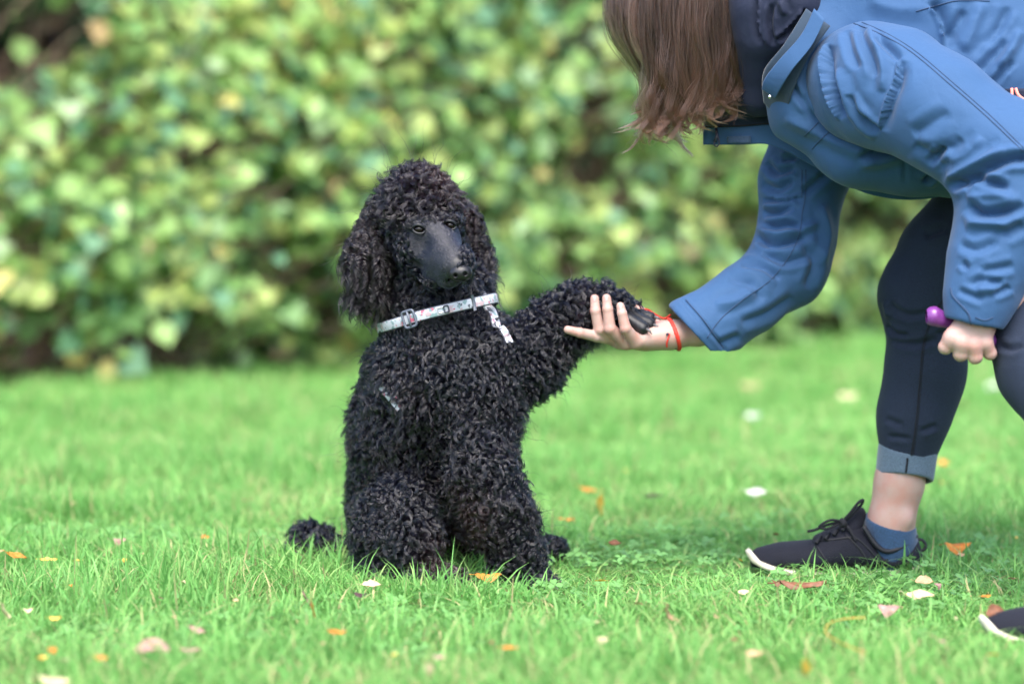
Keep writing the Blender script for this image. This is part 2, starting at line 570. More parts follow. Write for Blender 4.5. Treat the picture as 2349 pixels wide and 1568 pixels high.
def build_grass():
    protos = []
    for i in range(6):
        V, F, mi = blades([230, 240, 210, 230, 190, 170][i], .16, [.020, .024, .028, .026, .018, .014][i], [.058, .064, .076, .068, .056, .045][i], [.0030, .0033, .0036, .0030, .0028, .0028][i], 4, [.8, .95, .7, 1.1, 1.0, 1.2][i], 100 + i, .04,
                           [(.50, .30, .17), (.35, .45, .16), (.25, .62, .10), (.42, .38, .16), (.35, .20, .33), (.22, .22, .34)][i])
        protos.append((f'turf_{i}', V, F, mi))
    def cells(y0, y1, step, marg):
        P = []
        y = y0
        while y < y1:
            hw = (y + CAM_D) * .178 + marg
            x = -hw
            while x < hw:
                P.append((x + rng.uniform(-.5, .5) * step, y + rng.uniform(-.5, .5) * step)); x += step
            y += step
        return np.array(P)
    near = cells(-1.75, 2.4, .082, .5)
    far = cells(2.4, 10.5, .135, 1.2)
    P = np.concatenate([near, far])
    P = P[hedge_side(P[:, 0], P[:, 1]) < -.02 + .12 * rng.standard_normal(len(P))]
    n = len(P)
    z = lawn_h(P[:, 0], P[:, 1])
    Q = np.column_stack([P, z])
    hf = 1 + .5 * grid_noise(Q * (1, 1, 0), .30, 11) + .4 * grid_noise(Q * (1, 1, 0), .12, 12)
    # trodden, shorter turf with clover in front of the shoe and between the two
    px, py = WP(Q)
    low = np.exp(-(((px - 1560) / 330) ** 2 + ((py - 1300) / 60) ** 2)) + .7 * np.exp(-(((px - 2000) / 260) ** 2 + ((py - 1400) / 45) ** 2)) + .5 * np.exp(-(((px - 300) / 330) ** 2 + ((py - 1260) / 45) ** 2))
    hf = hf * (1 - .68 * np.clip(low, 0, 1))
    tall = np.exp(-(((px - 1000) / 260) ** 2 + ((py - 1400) / 45) ** 2))
    hf = hf * (1 + .25 * tall)
    shoe_front = np.exp(-(((px - 1790) / 85) ** 2 + ((py - 1330) / 32) ** 2)) + .8 * np.exp(-(((px - 2060) / 60) ** 2 + ((py - 1335) / 26) ** 2)) + .8 * np.exp(-(((px - 2300) / 90) ** 2 + ((py - 1500) / 40) ** 2))
    hf = hf * (1 - .85 * np.clip(shoe_front * 1.3, 0, 1))
    s = hf.clip(.16, 1.9)
    far_m = (P[:, 1] > 2.4)
    sx = np.where(far_m, 1.7, 1.0)
    rot = np.column_stack([rng.normal(0, .07, n), rng.normal(0, .07, n), rng.uniform(0, 6.283, n)])
    pk = (2.8 + 2.6 * grid_noise(Q * (1, 1, 0), .28, 14) + 1.6 * grid_noise(Q * (1, 1, 0), .10, 15) + rng.normal(0, 1.3, n)).clip(0, 5.49)
    pk = np.array([2, 0, 1, 3, 4, 5])[np.round(pk).astype(int)]
    scatter('grass', Q, rot, np.column_stack([sx, sx, s * np.where(far_m, 1.25, 1.0)]), protos, ('fresh green lawn grass under the poodle and the person', 'grass'), pk)
    # clover
    cp = []
    for i in range(4):
        V, F = clover_patch(26, .14, 300 + i)
        V = np.array(V); q = np.array([f for f in F if len(set(f)) == 4], np.int32); t = np.array([f[:3] for f in F if len(set(f)) == 3], np.int32)
        cp.append((f'clover_{i}', V, [q, t], np.full(len(q) + len(t), 4)))
    C = []
    for (cx, cy, sx_, sy_, k) in ((1560, 1285, 360, 52, 44), (2020, 1385, 230, 30, 26), (300, 1262, 280, 38, 24), (860, 1445, 150, 35, 16), (2250, 1300, 120, 60, 12), (420, 1480, 220, 60, 18), (1500, 1390, 300, 40, 10), (1250, 1490, 700, 50, 14)):
        for _ in range(k):
            qx, qy = rng.normal(cx, sx_ / 1.6), rng.normal(cy, sy_ / 1.4)
            if qy < 1100 or (1690 < qx < 2140 and 1240 < qy < 1345): continue
            yy = GY(min(qy, 1660)); w = W(qx, qy, yy); C.append((w[0], yy, .0))
    C = np.array(C); C[:, 2] = lawn_h(C[:, 0], C[:, 1])
    n = len(C)
    scatter('clover', C, np.column_stack([np.zeros(n), np.zeros(n), rng.uniform(0, 6.28, n)]), np.ones((n, 3)) * rng.uniform(.8, 1.25, (n, 1)), cp, ('low clover growing through the lawn in patches', 'clover'))
build_grass()

# ------------------------------------------------------------ the hedge and the wood behind it
L_COLS = [('green', (.19, .36, .11)), ('light_green', (.33, .52, .16)), ('blue_green', (.17, .35, .19)), ('yellow_green', (.44, .54, .16)),
          ('yellow', (.60, .53, .17)), ('orange_brown', (.42, .30, .15)), ('pale', (.42, .58, .30))]
L_MATS = [leaf_mat('leaf_' + n, c, .40, .38, .22, .6) for n, c in L_COLS]
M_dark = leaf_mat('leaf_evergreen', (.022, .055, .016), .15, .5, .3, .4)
M_bark = noise_col(mat('bark', (.1, .07, .05), .85), [(.3, (.06, .042, .032)), (.7, (.16, .12, .095))], 18, 6, bump=.5, bscale=60, dist=.01)
M_stem = noise_col(mat('stem', (.12, .09, .05), .7), [(.3, (.07, .045, .03)), (.7, (.18, .13, .08))], 14, 4)

def leaf_shape(kind):
    """lobed leaf outline in the x/y plane, tip along +x, as a fan around its midrib"""
    if kind == 0:   # maple-like, three to five lobes
        pr = [(0, 0), (-.08, .22), (.16, .30), (.10, .56), (.36, .42), (.48, .50), (.62, .26), (1.0, 0)]
    elif kind == 1:  # broad oval, toothed
        pr = [(0, 0), (.08, .24), (.26, .40), (.48, .42), (.70, .30), (.86, .14), (1.0, 0)]
    else:            # pointed
        pr = [(0, 0), (.15, .20), (.40, .29), (.65, .21), (1.0, 0)]
    mid = [(p[0], 0) for p in pr]
    V, F = [], []
    for x, y in pr: V.append((x, 0, -.10 * (x - .4) ** 2))
    for s in (1, -1):
        b = len(V)
        for x, y in pr: V.append((x, s * y, .16 * y - .22 * max(x - .5, 0) ** 2 - .25 * y * y))
        for i in range(len(pr) - 1):
            q = (i, i + 1, b + i + 1, b + i) if s < 0 else (b + i, b + i + 1, i + 1, i)
            F.append(q)
    V = np.array(V, float)
    V[:, 0] -= 0.0
    # drop the doubled tip and base
    FF = []
    key = {}
    uniq = []
    idx = []
    for v in V:
        k = tuple(np.round(v, 6)[:2])
        if k not in key: key[k] = len(uniq); uniq.append(v)
        idx.append(key[k])
    for f in F:
        g = tuple(dict.fromkeys(idx[i] for i in f))
        if len(g) >= 3: FF.append(g)
    return np.array(uniq), FF
LEAVES = [leaf_shape(k) for k in (0, 1, 2)]
LEAF_ME = {}
def leaf_mesh(kind, mi):
    if (kind, mi) not in LEAF_ME:
        V, F = LEAVES[kind]
        q = np.array([f for f in F if len(f) == 4], np.int32).reshape(-1, 4); t = np.array([f for f in F if len(f) == 3], np.int32).reshape(-1, 3)
        LEAF_ME[(kind, mi)] = mesh_np('leaf', V, [q, t], [L_MATS[mi]])
    return LEAF_ME[(kind, mi)]

def leaf_frames(P, out, r, droop=.5, outw=.8):
    """local axes for leaves at P: tip direction and facing"""
    n = len(P)
    up = np.array((0, 0, 1.))
    face = out * outw + up * .55 + r.normal(0, .45, (n, 3))
    face /= np.linalg.norm(face, axis=1)[:, None]
    tip = out * .5 - up * droop + r.normal(0, .6, (n, 3))
    tip -= face * (tip * face).sum(1)[:, None]
    tip /= np.linalg.norm(tip, axis=1)[:, None]
    side = np.cross(face, tip)
    return np.stack([tip, side, face], 2)       # columns = axes

def leaf_cloud(P, M, s, kinds, cols):
    VV, Q, T, mq, mt, o = [], [], [], [], [], 0
    for k in range(3):
        m = np.where(kinds == k)[0]
        if not len(m): continue
        V, F = LEAVES[k]
        w = np.einsum('nij,vj->nvi', M[m] * s[m][:, None, None], V) + P[m][:, None]
        VV.append(w.reshape(-1, 3))
        b = o + np.arange(len(m))[:, None] * len(V)
        for f in F:
            if len(f) == 4: Q.append(b + np.array(f)); mq.append(cols[m])
            else: T.append(b + np.array(f)); mt.append(cols[m])
        o += len(m) * len(V)
    Qa = np.concatenate(Q); Ta = np.concatenate(T) if T else np.zeros((0, 3), int)
    return np.concatenate(VV), [Qa, Ta], np.concatenate(mq + mt)

def hedge_point(t):
    """t metres along the hedge -> foot point, outward direction"""
    seg = np.diff(HEDGE, axis=0); L = np.linalg.norm(seg, axis=1); c = np.concatenate([[0], np.cumsum(L)])
    i = int(np.clip(np.searchsorted(c, t) - 1, 0, len(L) - 1)); f = (t - c[i]) / L[i]
    p = HEDGE[i] + seg[i] * f; d = seg[i] / L[i]
    return p, np.array((d[1], -d[0])), d

# dark openings in the hedge, where stems and shade show
HOLLOWS = [(50, 80, 120, 125), (430, 345, 105, 48), (560, 300, 55, 40), (640, 425, 60, 35), (1365, 260, 60, 60), (1330, 380, 75, 70), (1420, 450, 60, 45), (1500, 640, 70, 32), (1300, 600, 45, 40), (1950, 480, 60, 36), (1870, 720, 70, 26), (700, 620, 60, 32), (760, 710, 50, 40), (60, 560, 60, 30), (260, 790, 120, 22), (180, 60, 60, 60), (720, 300, 40, 30), (1600, 735, 90, 22)]
def make_shrub(t, width, height, nleaf, label, tone, seed):
    r = np.random.default_rng(seed)
    p, out, along = hedge_point(t)
    root = empty('shrub', (p[0] + -out[0] * .5, p[1] - out[1] * .5, 0))
    tag(root, label, 'shrub', 'shrubs of the long hedge behind the lawn')
    cen = np.array((p[0], p[1]))
    Ps, Os = [], []
    stems = []
    o3 = np.array((out[0], out[1], 0.)); a3 = np.array((along[0], along[1], 0.))
    # arching shoots carry the leaves; between them dark gaps stay open
    nsh = int(nleaf * 1.65 / 26)
    for i in range(nsh):
        u = r.uniform(-.55, .55) * width
        z0 = r.uniform(-.1, .85) * height
        dep = r.uniform(-.45, .22) + .10 * math.sin(u * 4 + seed)
        belly = -.25 * (z0 / height) ** 2
        s = np.array((cen[0], cen[1], 0)) + a3 * u + o3 * (dep + belly) + np.array((0, 0, max(z0, .02)))
        dr = a3 * r.normal(.35, .45) + o3 * r.uniform(.1, .6) + np.array((0, 0, r.uniform(.15, .95)))
        dr /= np.linalg.norm(dr)
        ln = r.uniform(.35, .75)
        tt = np.linspace(0, 1, 8)
        path = s + dr * (tt * ln)[:, None] + (o3 * .12 - np.array((0, 0, .16))) * (tt ** 2)[:, None] * ln
        stems.append(path)
        k = 26
        tv = r.uniform(.1, 1, k)
        q = np.stack([np.interp(tv, tt, path[:, j]) for j in range(3)], 1) + r.normal(0, .055, (k, 3))
        Ps.append(q); Os.append(np.tile(o3, (k, 1)))
    P = np.concatenate(Ps); O = np.concatenate(Os)
    ok = (P[:, 2] > .05) & (P[:, 2] < height * 1.08)
    P, O = P[ok], O[ok]
    # clumps of gaps
    gap = grid_noise(P, .30, 40 + seed % 3)
    gap2 = grid_noise(P * (1, 1, 1.5), .55, 71)
    keep = (gap < .42) & (gap2 < .30)
    qx, qy = WP(P)
    for hx, hy, hw, hh in HOLLOWS:
        keep &= (((qx - hx) / hw) ** 2 + ((qy - hy) / hh) ** 2 > 1) | (r.random(len(P)) < .10)
    P, O = P[keep], O[keep]
    n = len(P)
    M = leaf_frames(P, O, r)
    s = r.uniform(.045, .092, n) * np.where(r.random(n) < .12, 1.25, 1)
    kinds = r.choice(3, n, p=[.5, .33, .17])
    pr = np.array(tone, float); pr /= pr.sum()
    g = grid_noise(P, .35, 50)
    cols = r.choice(7, n, p=pr)
    yel = (g > .45) & (r.random(n) < .35); cols[yel] = r.choice([3, 3, 4], yel.sum())
    # the largest, foremost leaves are parts of their own, the rest is one mass
    front = (P[:, :2] - cen) @ out + .9 * (s - .1)
    px, py = WP(P)
    seen = (px > -60) & (px < 2410) & (py > -60)
    order = np.argsort(-(front + np.where(seen, 10, 0)))
    npart = min(75, n) if seen.any() else 0
    big = order[:npart]; rest = order[npart:]
    V, F, mi = leaf_cloud(P[rest], M[rest], s[rest], kinds[rest], cols[rest])
    fo = link('foliage', mesh_np('foliage', V, F, L_MATS, True, mi), root); fo['kind'] = 'stuff'
    inv = root.matrix_world.inverted() if root.matrix_world else None
    rl = np.array(root.location)
    for i in big:
        o = bpy.data.objects.new('leaf', leaf_mesh(int(kinds[i]), int(cols[i])))
        COL.objects.link(o); o.parent = root
        m = Matrix(M[i].tolist()).to_4x4()
        o.matrix_basis = Matrix.Translation((P[i] - rl).tolist()) @ m @ Matrix.Scale(float(s[i]), 4)
    parts = [tube(pa, np.linspace(.008, .003, len(pa)), 5, cap=False) for pa in stems]
    for i in range(9):                          # main stems from the ground
        u = r.uniform(-.4, .4) * width
        b = np.array((cen[0], cen[1], 0)) + a3 * u - o3 * r.uniform(.35, .8)
        e = b + a3 * r.normal(0.25, .3) + o3 * r.uniform(.0, .35) + np.array((0, 0, height * r.uniform(.6, .95)))
        parts.append(tube(spline([b - (0, 0, .05), (b + e) / 2 + r.normal(0, .06, 3), e], 9), np.linspace(.024, .010, 9), 6, cap=False))
    V, F = merge(parts)
    obj_vf('stem', V, F, M_stem, root)
    if 'bare grey twig' in label:
        a = W(225, 440, 5.2); b = W(345, 290, 5.3)
        V, F = tube(spline([a - (.05, -.1, .08), a, (a + b) / 2 + (.0, 0, .01), b, b + (.06, .1, .08)], 16), np.linspace(.014, .006, 16), 7)
        obj_vf('twig', V, F, noise_col(mat('grey_bark', (.35, .3, .27), .8), [(.3, (.26, .22, .20)), (.7, (.45, .40, .36))], 20, 4), root)
    return root

SHRUBS = [  # place along the hedge, width, height, leaves, label, mix of leaf colours
 (1.1, 1.3, 1.00, 900, 'low shrub outside the frame at the near end of the hedge', (5, 4, 3, 1, .3, .2, .2)),
 (2.2, 1.2, .95, 1300, 'low shrub just outside the left edge of the view', (5, 5, 3, 2, .5, .4, .4)),
 (3.2, 1.1, .93, 2300, 'low shrub at the left edge of the hedge, dark wood showing above it', (4, 6, 3, 3, .5, .3, .5)),
 (4.2, 1.15, 1.75, 3200, 'leafy shrub with a bare grey twig and dark hollows, beside the low shrub', (4, 6, 3, 4, .5, .3, .8)),
 (5.15, 1.1, 2.05, 3300, 'tall green shrub directly left of the poodle, next to the one with the bare twig', (4, 5, 4, 3, .4, .2, 1.2)),
 (6.1, 1.1, 2.10, 3300, 'tall shrub with yellowing leaves right behind the poodle', (3, 6, 3, 4, .8, .3, 1.0)),
 (7.1, 1.15, 2.15, 3200, 'bright yellow green shrub behind the shaken paw', (3, 6, 2, 6, 1.0, .3, .6)),
 (8.2, 1.3, 2.20, 3000, 'open shrub with brown hollows below the hanging hair', (4, 5, 4, 4, .8, .4, .4)),
 (9.5, 1.5, 2.30, 3000, 'shrub with yellow leaves seen between the far sleeve and the jeans', (4, 5, 3, 4, 1.6, .5, .4)),
 (11.0, 1.6, 2.40, 1800, 'green shrub of the hedge, mostly hidden behind the bent legs of the person', (6, 4, 4, 2, .6, .5, .2)),
 (12.5, 1.7, 2.40, 1500, 'shrub beyond the right edge of the view, next to the one behind the bent legs', (5, 4, 4, 3, .6, .4, .3)),
 (14.0, 1.8, 2.40, 1300, 'farthest shrub of the hedge, well outside the frame on the right', (6, 5, 3, 3, .6, .4, .3)),
]
for i, (t, w, hgt, nl, lab, tone) in enumerate(SHRUBS): make_shrub(t, w, hgt, nl, lab, tone, 500 + i * 7)

def build_wood():
    """dark evergreen growth that closes the view behind the hedge"""
    r = np.random.default_rng(77)
    n = 15000
    t = r.uniform(-1.5, 14.5, n); z = r.uniform(0, 4.0, n) ** 1.0; back = r.uniform(1.3, 2.3, n)
    P = np.zeros((n, 3)); O = np.zeros((n, 3))
    for i in range(n):
        p, out, al = hedge_point(t[i])
        P[i] = (p[0] - out[0] * back[i], p[1] - out[1] * back[i], z[i]); O[i] = (out[0], out[1], 0)
    over = z > 3.1                               # added overhang, out of view, blocks the sky behind the hedge
    P[over, :2] += O[over, :2] * ((z[over] - 3.1) * .3)[:, None]
    M = leaf_frames(P, O, r)
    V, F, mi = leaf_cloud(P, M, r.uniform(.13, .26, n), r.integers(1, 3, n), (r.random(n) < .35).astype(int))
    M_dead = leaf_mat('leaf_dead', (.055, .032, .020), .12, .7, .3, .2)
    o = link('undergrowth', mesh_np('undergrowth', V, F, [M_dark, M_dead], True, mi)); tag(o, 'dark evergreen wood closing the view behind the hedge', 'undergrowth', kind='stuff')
    # an earth bank at its foot
    tt = np.linspace(-2, 15, 60); V = []
    prof = [(1.05, -.05), (1.5, .35), (1.9, 1.0), (2.5, 1.5), (3.4, 1.7), (6.0, 1.8), (30, 2.2)]
    for a in tt:
        p, out, al = hedge_point(a)
        for b, zz in prof:
            V.append((p[0] - out[0] * b, p[1] - out[1] * b, zz + (.12 * math.sin(a * 3.1 + b * 5) if zz > 0 else 0)))
    k = len(prof)
    F = [(i * k + j, (i + 1) * k + j, (i + 1) * k + j + 1, i * k + j + 1) for i in range(len(tt) - 1) for j in range(k - 1)]
    M_e = noise_col(mat('earth', (.03, .02, .015), .95), [(.3, (.018, .012, .009)), (.7, (.05, .033, .022))], 6, 6, bump=.6, bscale=30, dist=.03)
    o = obj_vf('earth_bank', np.array(V), F, M_e); tag(o, kind='structure')
    for i, a in enumerate((.6, 2.6, 5.6, 8.8, 12.0)):
        p, out, al = hedge_point(a)
        b = np.array((p[0] - out[0] * 1.25, p[1] - out[1] * 1.25, -.1))
        tr = empty('tree', b)
        lab = ['dark trunk in the shade above the low end shrub', 'shaded tree behind the leafy shrub with the bare twig', 'brown trunk showing in the hollow behind the poodle', 'brown tree trunk behind the shrub beyond the hanging hair', 'shaded tree at the far end behind the person'][i]
        tag(tr, lab, 'tree', 'trees in the dark wood behind the hedge')
        pth = spline([b, b + (.08, .0, 1.5), b + (-.05, .1, 3.2), b + (.1, .05, 5.4)], 12)
        Vt, Ft = tube(pth, np.linspace(.13, .06, 12), 10, cap=False)
        obj_vf('trunk', Vt, Ft, M_bark, tr)
        m = 900  # canopy above the view, added to keep sky light off the wood
        q = r.normal(0, 1, (m, 3)); q /= np.linalg.norm(q, axis=1)[:, None]
        q = b + np.array((0, 0, 4.9)) + q * (r.random(m) ** .4)[:, None] * (1.3, 1.3, 1.0)
        O = np.tile((out[0], out[1], .2), (m, 1))
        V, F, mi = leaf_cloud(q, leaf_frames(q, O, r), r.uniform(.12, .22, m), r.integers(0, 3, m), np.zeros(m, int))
        link('sky_block_crown', mesh_np('sky_block_crown', V, F, [M_dark], True, mi), tr)['kind'] = 'stuff'
build_wood()

# ---- hands
HR = {  # right hand, palm up under the paw
 'middle': [(1417, 781, -.008, .0108), (1375, 755, -.032, .0092), (1366, 713, -.036, .0080), (1364, 685, -.033, .0068)],
 'ring': [(1434, 785, -.020, .0108), (1399, 753, -.042, .0092), (1394, 709, -.043, .0080), (1391.5, 684, -.040, .0068)],
 'pinky': [(1458, 783, -.030, .0105), (1435, 753, -.049, .0086), (1427, 719, -.050, .0074), (1423, 702, -.047, .0063)],
 'index': [(1408, 777, -.004, .0105), (1368, 771, -.028, .0088), (1330, 763, -.042, .0076), (1302, 756, -.046, .0062)],
 'thumb': [(1512, 762, .018, .014), (1462, 712, .042, .0105), (1400, 680, .040, .0086), (1378, 672, .036, .0074)],
}
def hand_fn(Hd, palm, wrist, pk=.012, ys=1.0):
    ch = {k: [(W(*p[:3]), p[3]) for p in v] for k, v in Hd.items()}
    pm = [(W(*a[:3]), W(*b[:3]), a[3], b[3]) for a, b in palm]
    wr = [(W(*p[:3]), p[3]) for p in wrist]
    def fn(P):
        d = None
        for a, b, r1, r2 in pm:
            e = cone(P, a, b, r1, r2); d = e if d is None else smin(d, e, pk)
        d = smin(d, chain(P, wr, .01, ys), .015)
        fs = []
        for k, c in ch.items():
            f = chain(P, c, .0015)
            for (q, rr) in c[1:3]:               # knuckle pads
                f = smin(f, cone(P, q, q + (0, -.0006, 0), rr * .98, rr * .94), .002)
            fs.append(f)
        f = fs[0]
        for g in fs[1:]: f = smin(f, g, .0022)
        return smin(d, f, .007)
    return fn
palmR = [((1548, 767, -.012, .0175), (1458, 780, -.024, .0125)), ((1545, 766, .004, .017), (1434, 781, -.014, .0125)), ((1545, 766, .016, .016), (1420, 779, -.002, .0120)), ((1540, 766, .022, .014), (1415, 774, .010, .0115)), ((1530, 772, -.006, .0165), (1480, 777, -.004, .0160)), ((1535, 762, .02, .013), (1505, 756, .024, .0135))]
wristR = [(1700, 742, .02, .026), (1600, 762, .006, .0200), (1543, 767, .002, .0185)]
fR = hand_fn(HR, palmR, wristR, .014, 1.2)
HL = {
 'index': [(2186, 778, -.385, .0105), (2169, 796, -.378, .0102), (2178, 792, -.356, .009), (2196, 776, -.352, .008)],
 'middle': [(2207, 788, -.390, .0108), (2204, 811, -.383, .0108), (2208, 806, -.360, .009), (2214, 785, -.352, .008)],
 'ring': [(2234, 793, -.390, .0104), (2237, 818, -.384, .0104), (2238, 812, -.360, .009), (2238, 790, -.352, .008)],
 'pinky': [(2262, 788, -.385, .0098), (2271, 810, -.378, .0094), (2268, 806, -.358, .008), (2260, 788, -.352, .007)],
 'thumb': [(2222, 748, -.362, .013), (2195, 752, -.345, .0105), (2190, 772, -.338, .009), (2208, 786, -.338, .008)],
}
palmL = [((2224, 742, -.372, .0165), (2184, 776, -.384, .0110)), ((2232, 742, -.374, .0170), (2208, 785, -.388, .0110)), ((2246, 742, -.374, .0170), (2234, 788, -.387, .0108)), ((2258, 742, -.370, .0160), (2258, 784, -.382, .0105)), ((2210, 752, -.374, .014), (2186, 772, -.380, .011))]
wristL = [(2290, 640, -.35, .032), (2258, 700, -.365, .025), (2242, 738, -.373, .021)]
fL = hand_fn(HL, palmL, wristL, .012, .8)


# ------------------------------------------------------------ the poodle
def fur_mat(name, c0, c1, rough=.35):
    m = bpy.data.materials.new(name); m.use_nodes = True
    nt = m.node_tree; out = nt.nodes['Material Output']; nt.nodes.remove(nt.nodes['Principled BSDF'])
    h = nt.nodes.new('ShaderNodeBsdfHairPrincipled')
    h.parametrization = 'COLOR'
    h.inputs['Roughness'].default_value = rough
    h.inputs['Radial Roughness'].default_value = .45
    h.inputs['Coat'].default_value = .7
    h.inputs['IOR'].default_value = 1.7
    h.inputs['Random Roughness'].default_value = .3
    at = nt.nodes.new('ShaderNodeAttribute'); at.attribute_name = 'tint'
    mx = nt.nodes.new('ShaderNodeMix'); mx.data_type = 'RGBA'
    mx.inputs[6].default_value = (*c0, 1); mx.inputs[7].default_value = (*c1, 1)
    nt.links.new(at.outputs['Fac'], mx.inputs[0]); nt.links.new(mx.outputs[2], h.inputs['Color'])
    nt.links.new(h.outputs[0], out.inputs['Surface'])
    return m
M_fur = fur_mat('poodle_fur', (.0014, .0016, .0028), (.030, .014, .010), .22)
M_velvet = fur_mat('velvet_fur', (.0036, .0046, .0085), (.03, .02, .02), .32)
M_dogskin = mat('poodle_skin', (.005, .0058, .0085), .5, Specular_IOR_Level=.5, Sheen_Weight=.10, Sheen_Roughness=.4)
M_dogskin.node_tree.nodes['Principled BSDF'].inputs['Sheen Tint'].default_value = (.5, .58, .75, 1)
def _bump(m, scale, strength, dist, stretch=(1, 1, 1)):
    nt = m.node_tree; b = nt.nodes['Principled BSDF']
    tc = nt.nodes.new('ShaderNodeTexCoord'); mp = nt.nodes.new('ShaderNodeMapping'); mp.inputs['Scale'].default_value = stretch
    n2 = nt.nodes.new('ShaderNodeTexNoise'); n2.inputs['Scale'].default_value = scale; n2.inputs['Detail'].default_value = 5
    nt.links.new(tc.outputs['Object'], mp.inputs[0]); nt.links.new(mp.outputs[0], n2.inputs['Vector'])
    bp = nt.nodes.new('ShaderNodeBump'); bp.inputs['Strength'].default_value = strength; bp.inputs['Distance'].default_value = dist
    nt.links.new(n2.outputs['Fac'], bp.inputs['Height']); nt.links.new(bp.outputs[0], b.inputs['Normal'])
_bump(M_dogskin, 220, .5, .0012)
M_nose = mat('nose_leather', (.006, .006, .008), .40, Specular_IOR_Level=.5)
_bump(M_nose, 600, .5, .0006)
M_claw = mat('claw', (.10, .095, .095), .3)
M_eye = mat('dog_eye', (.005, .003, .002), .06, Specular_IOR_Level=.35)

D_TORSO = [(W(912, 1215, .11), .062), (W(950, 1130, .115), .082), (W(988, 1000, .06), .098), (W(1022, 860, .0), .098), (W(1010, 765, .01), .080), (W(1000, 690, .02), .072), (W(975, 600, .02), .060)]
D_BACK = [(W(920, 1120, .12), .062), (W(932, 985, .10), .062), (W(955, 860, .06), .066)]
D_FORE = [(W(1085, 930, -.055), .054), (W(1113, 1080, -.11), .040), (W(1146, 1180, -.125), .035), (W(1190, 1280, -.12), .028), (W(1212, 1322, -.125), .022)]
D_FORE_PAW = [(W(1212, 1325, -.115), .024), (W(1243, 1337, -.14), .016)]
D_ARM = [(W(1130, 815, -.02), .058), (W(1196, 838, .0), .045), (W(1252, 770, .006), .038), (W(1322, 714, .012), .030), (W(1385, 706, .008), .023), (W(1435, 722, .002), .018)]
D_THIGH_C, D_THIGH_R = W(907, 1200, -.03), np.array((.058, .075, .064))
D_HIND = [(W(938, 1175, -.06), .042), (W(944, 1240, -.08), .038), (W(900, 1290, -.05), .034), (W(965, 1325, -.10), .025), (W(1035, 1345, -.14), .022), (W(1058, 1350, -.15), .016)]
D_FHIND = [(W(1010, 1150, .12), .060), (W(1062, 1230, .10), .044), (W(1080, 1285, .10), .030), (W(1150, 1275, .13), .022), (W(1262, 1262, .15), .017), (W(1276, 1260, .15), .014)]
D_TAIL = [(W(850, 1255, .14), .018), (W(790, 1275, .16), .013), (W(735, 1262, .17), .016)]
D_POM = (W(720, 1250, .17), .030)
D_NOSE = W(1054, 621, -.160)
D_SKULL = W(968, 520, -.035)
D_STOP = W(1000, 545, -.098)
D_EYES = [W(961, 526, -.115), W(1032, 517, -.101)]
D_TOP = (W(958, 466, -.03), np.array((.046, .052, .042)))
D_EARL = [(W(884, 478, -.02), .026), (W(853, 560, -.035), .030), (W(848, 640, -.035), .022)]
D_EARR = [(W(1062, 490, .045), .022), (W(1082, 570, .04), .020), (W(1088, 625, .035), .014)]

def pads(P, specs, k=.004):
    d = None
    for a, b, r1, r2 in specs:
        e = cone(P, a, b, r1, r2); d = e if d is None else smin(d, e, k * .5)
    return d
TOES = []                                   # the shaved foot held out in the hand
for (ax, ay, az), (bx, by, bz), r in [((1438, 730, -.018), (1474, 753, -.029), .0105), ((1446, 724, -.006), (1489, 744, -.013), .0108), ((1448, 720, .008), (1490, 729, .006), .0105), ((1442, 718, .020), (1474, 723, .020), .0100)]:
    TOES.append((W(ax, ay, az), W(bx, by, bz), r * .95, r))
FTOES = [(W(1225, 1330, -.13), W(1262, 1346, -.150), .012, .0105), (W(1222, 1330, -.115), W(1270, 1340, -.13), .012, .0105), (W(1215, 1330, -.14), W(1240, 1350, -.165), .012, .0105)]

def face_part(P):
    m = chain(P, [(D_SKULL, .060), (W(990, 552, -.075), .041)], .02)
    mz = chain(P, [(W(990, 562, -.080), .034), (W(1018, 592, -.115), .027), (W(1042, 613, -.142), .0215), (W(1050, 619, -.152), .0165)], .015)
    jaw = chain(P, [(W(980, 598, -.065), .022), (W(1003, 625, -.105), .019), (W(1030, 640, -.135), .0135)], .012)
    bridge = chain(P, [(W(1003, 535, -.102), .017), (W(1047, 604, -.150), .0135)], .01)
    d = smin(m, mz, .025); d = smin(d, jaw, .006); d = smin(d, bridge, .014)
    # cheek and brow
    d = smin(d, ell(P, W(955, 575, -.07), (.023, .03, .028)), .02)
    for e, s in zip(D_EYES, (1, 1)):
        d = smin(d, cone(P, e + (-.012, .006, .008), e + (.012, .006, .009), .0075, .0065), .010)
        sock = cone(P, e + (-.006, -.004, 0), e + (.005, -.004, 0), .0052, .0052)
        d = -smin(-d, sock, .005)
    d = -smin(-d, ell(P, W(958, 562, -.130), (.012, .012, .012)), .02)      # hollow below the eye
    d = smin(d, cone(P, W(1004, 622, -.118), W(1030, 634, -.138), .015, .012), .012)
    # crease of the lips
    cr = [W(944, 596, -.100), W(975, 612, -.112), W(1005, 632, -.13), W(1032, 642, -.152), W(1052, 640, -.165)]
    g = None
    for a, b in zip(cr[:-1], cr[1:]):
        e = cone(P, a, b, .0038, .0026); g = e if g is None else np.minimum(g, e)
    d = -smin(-d, g, .004)
    return d

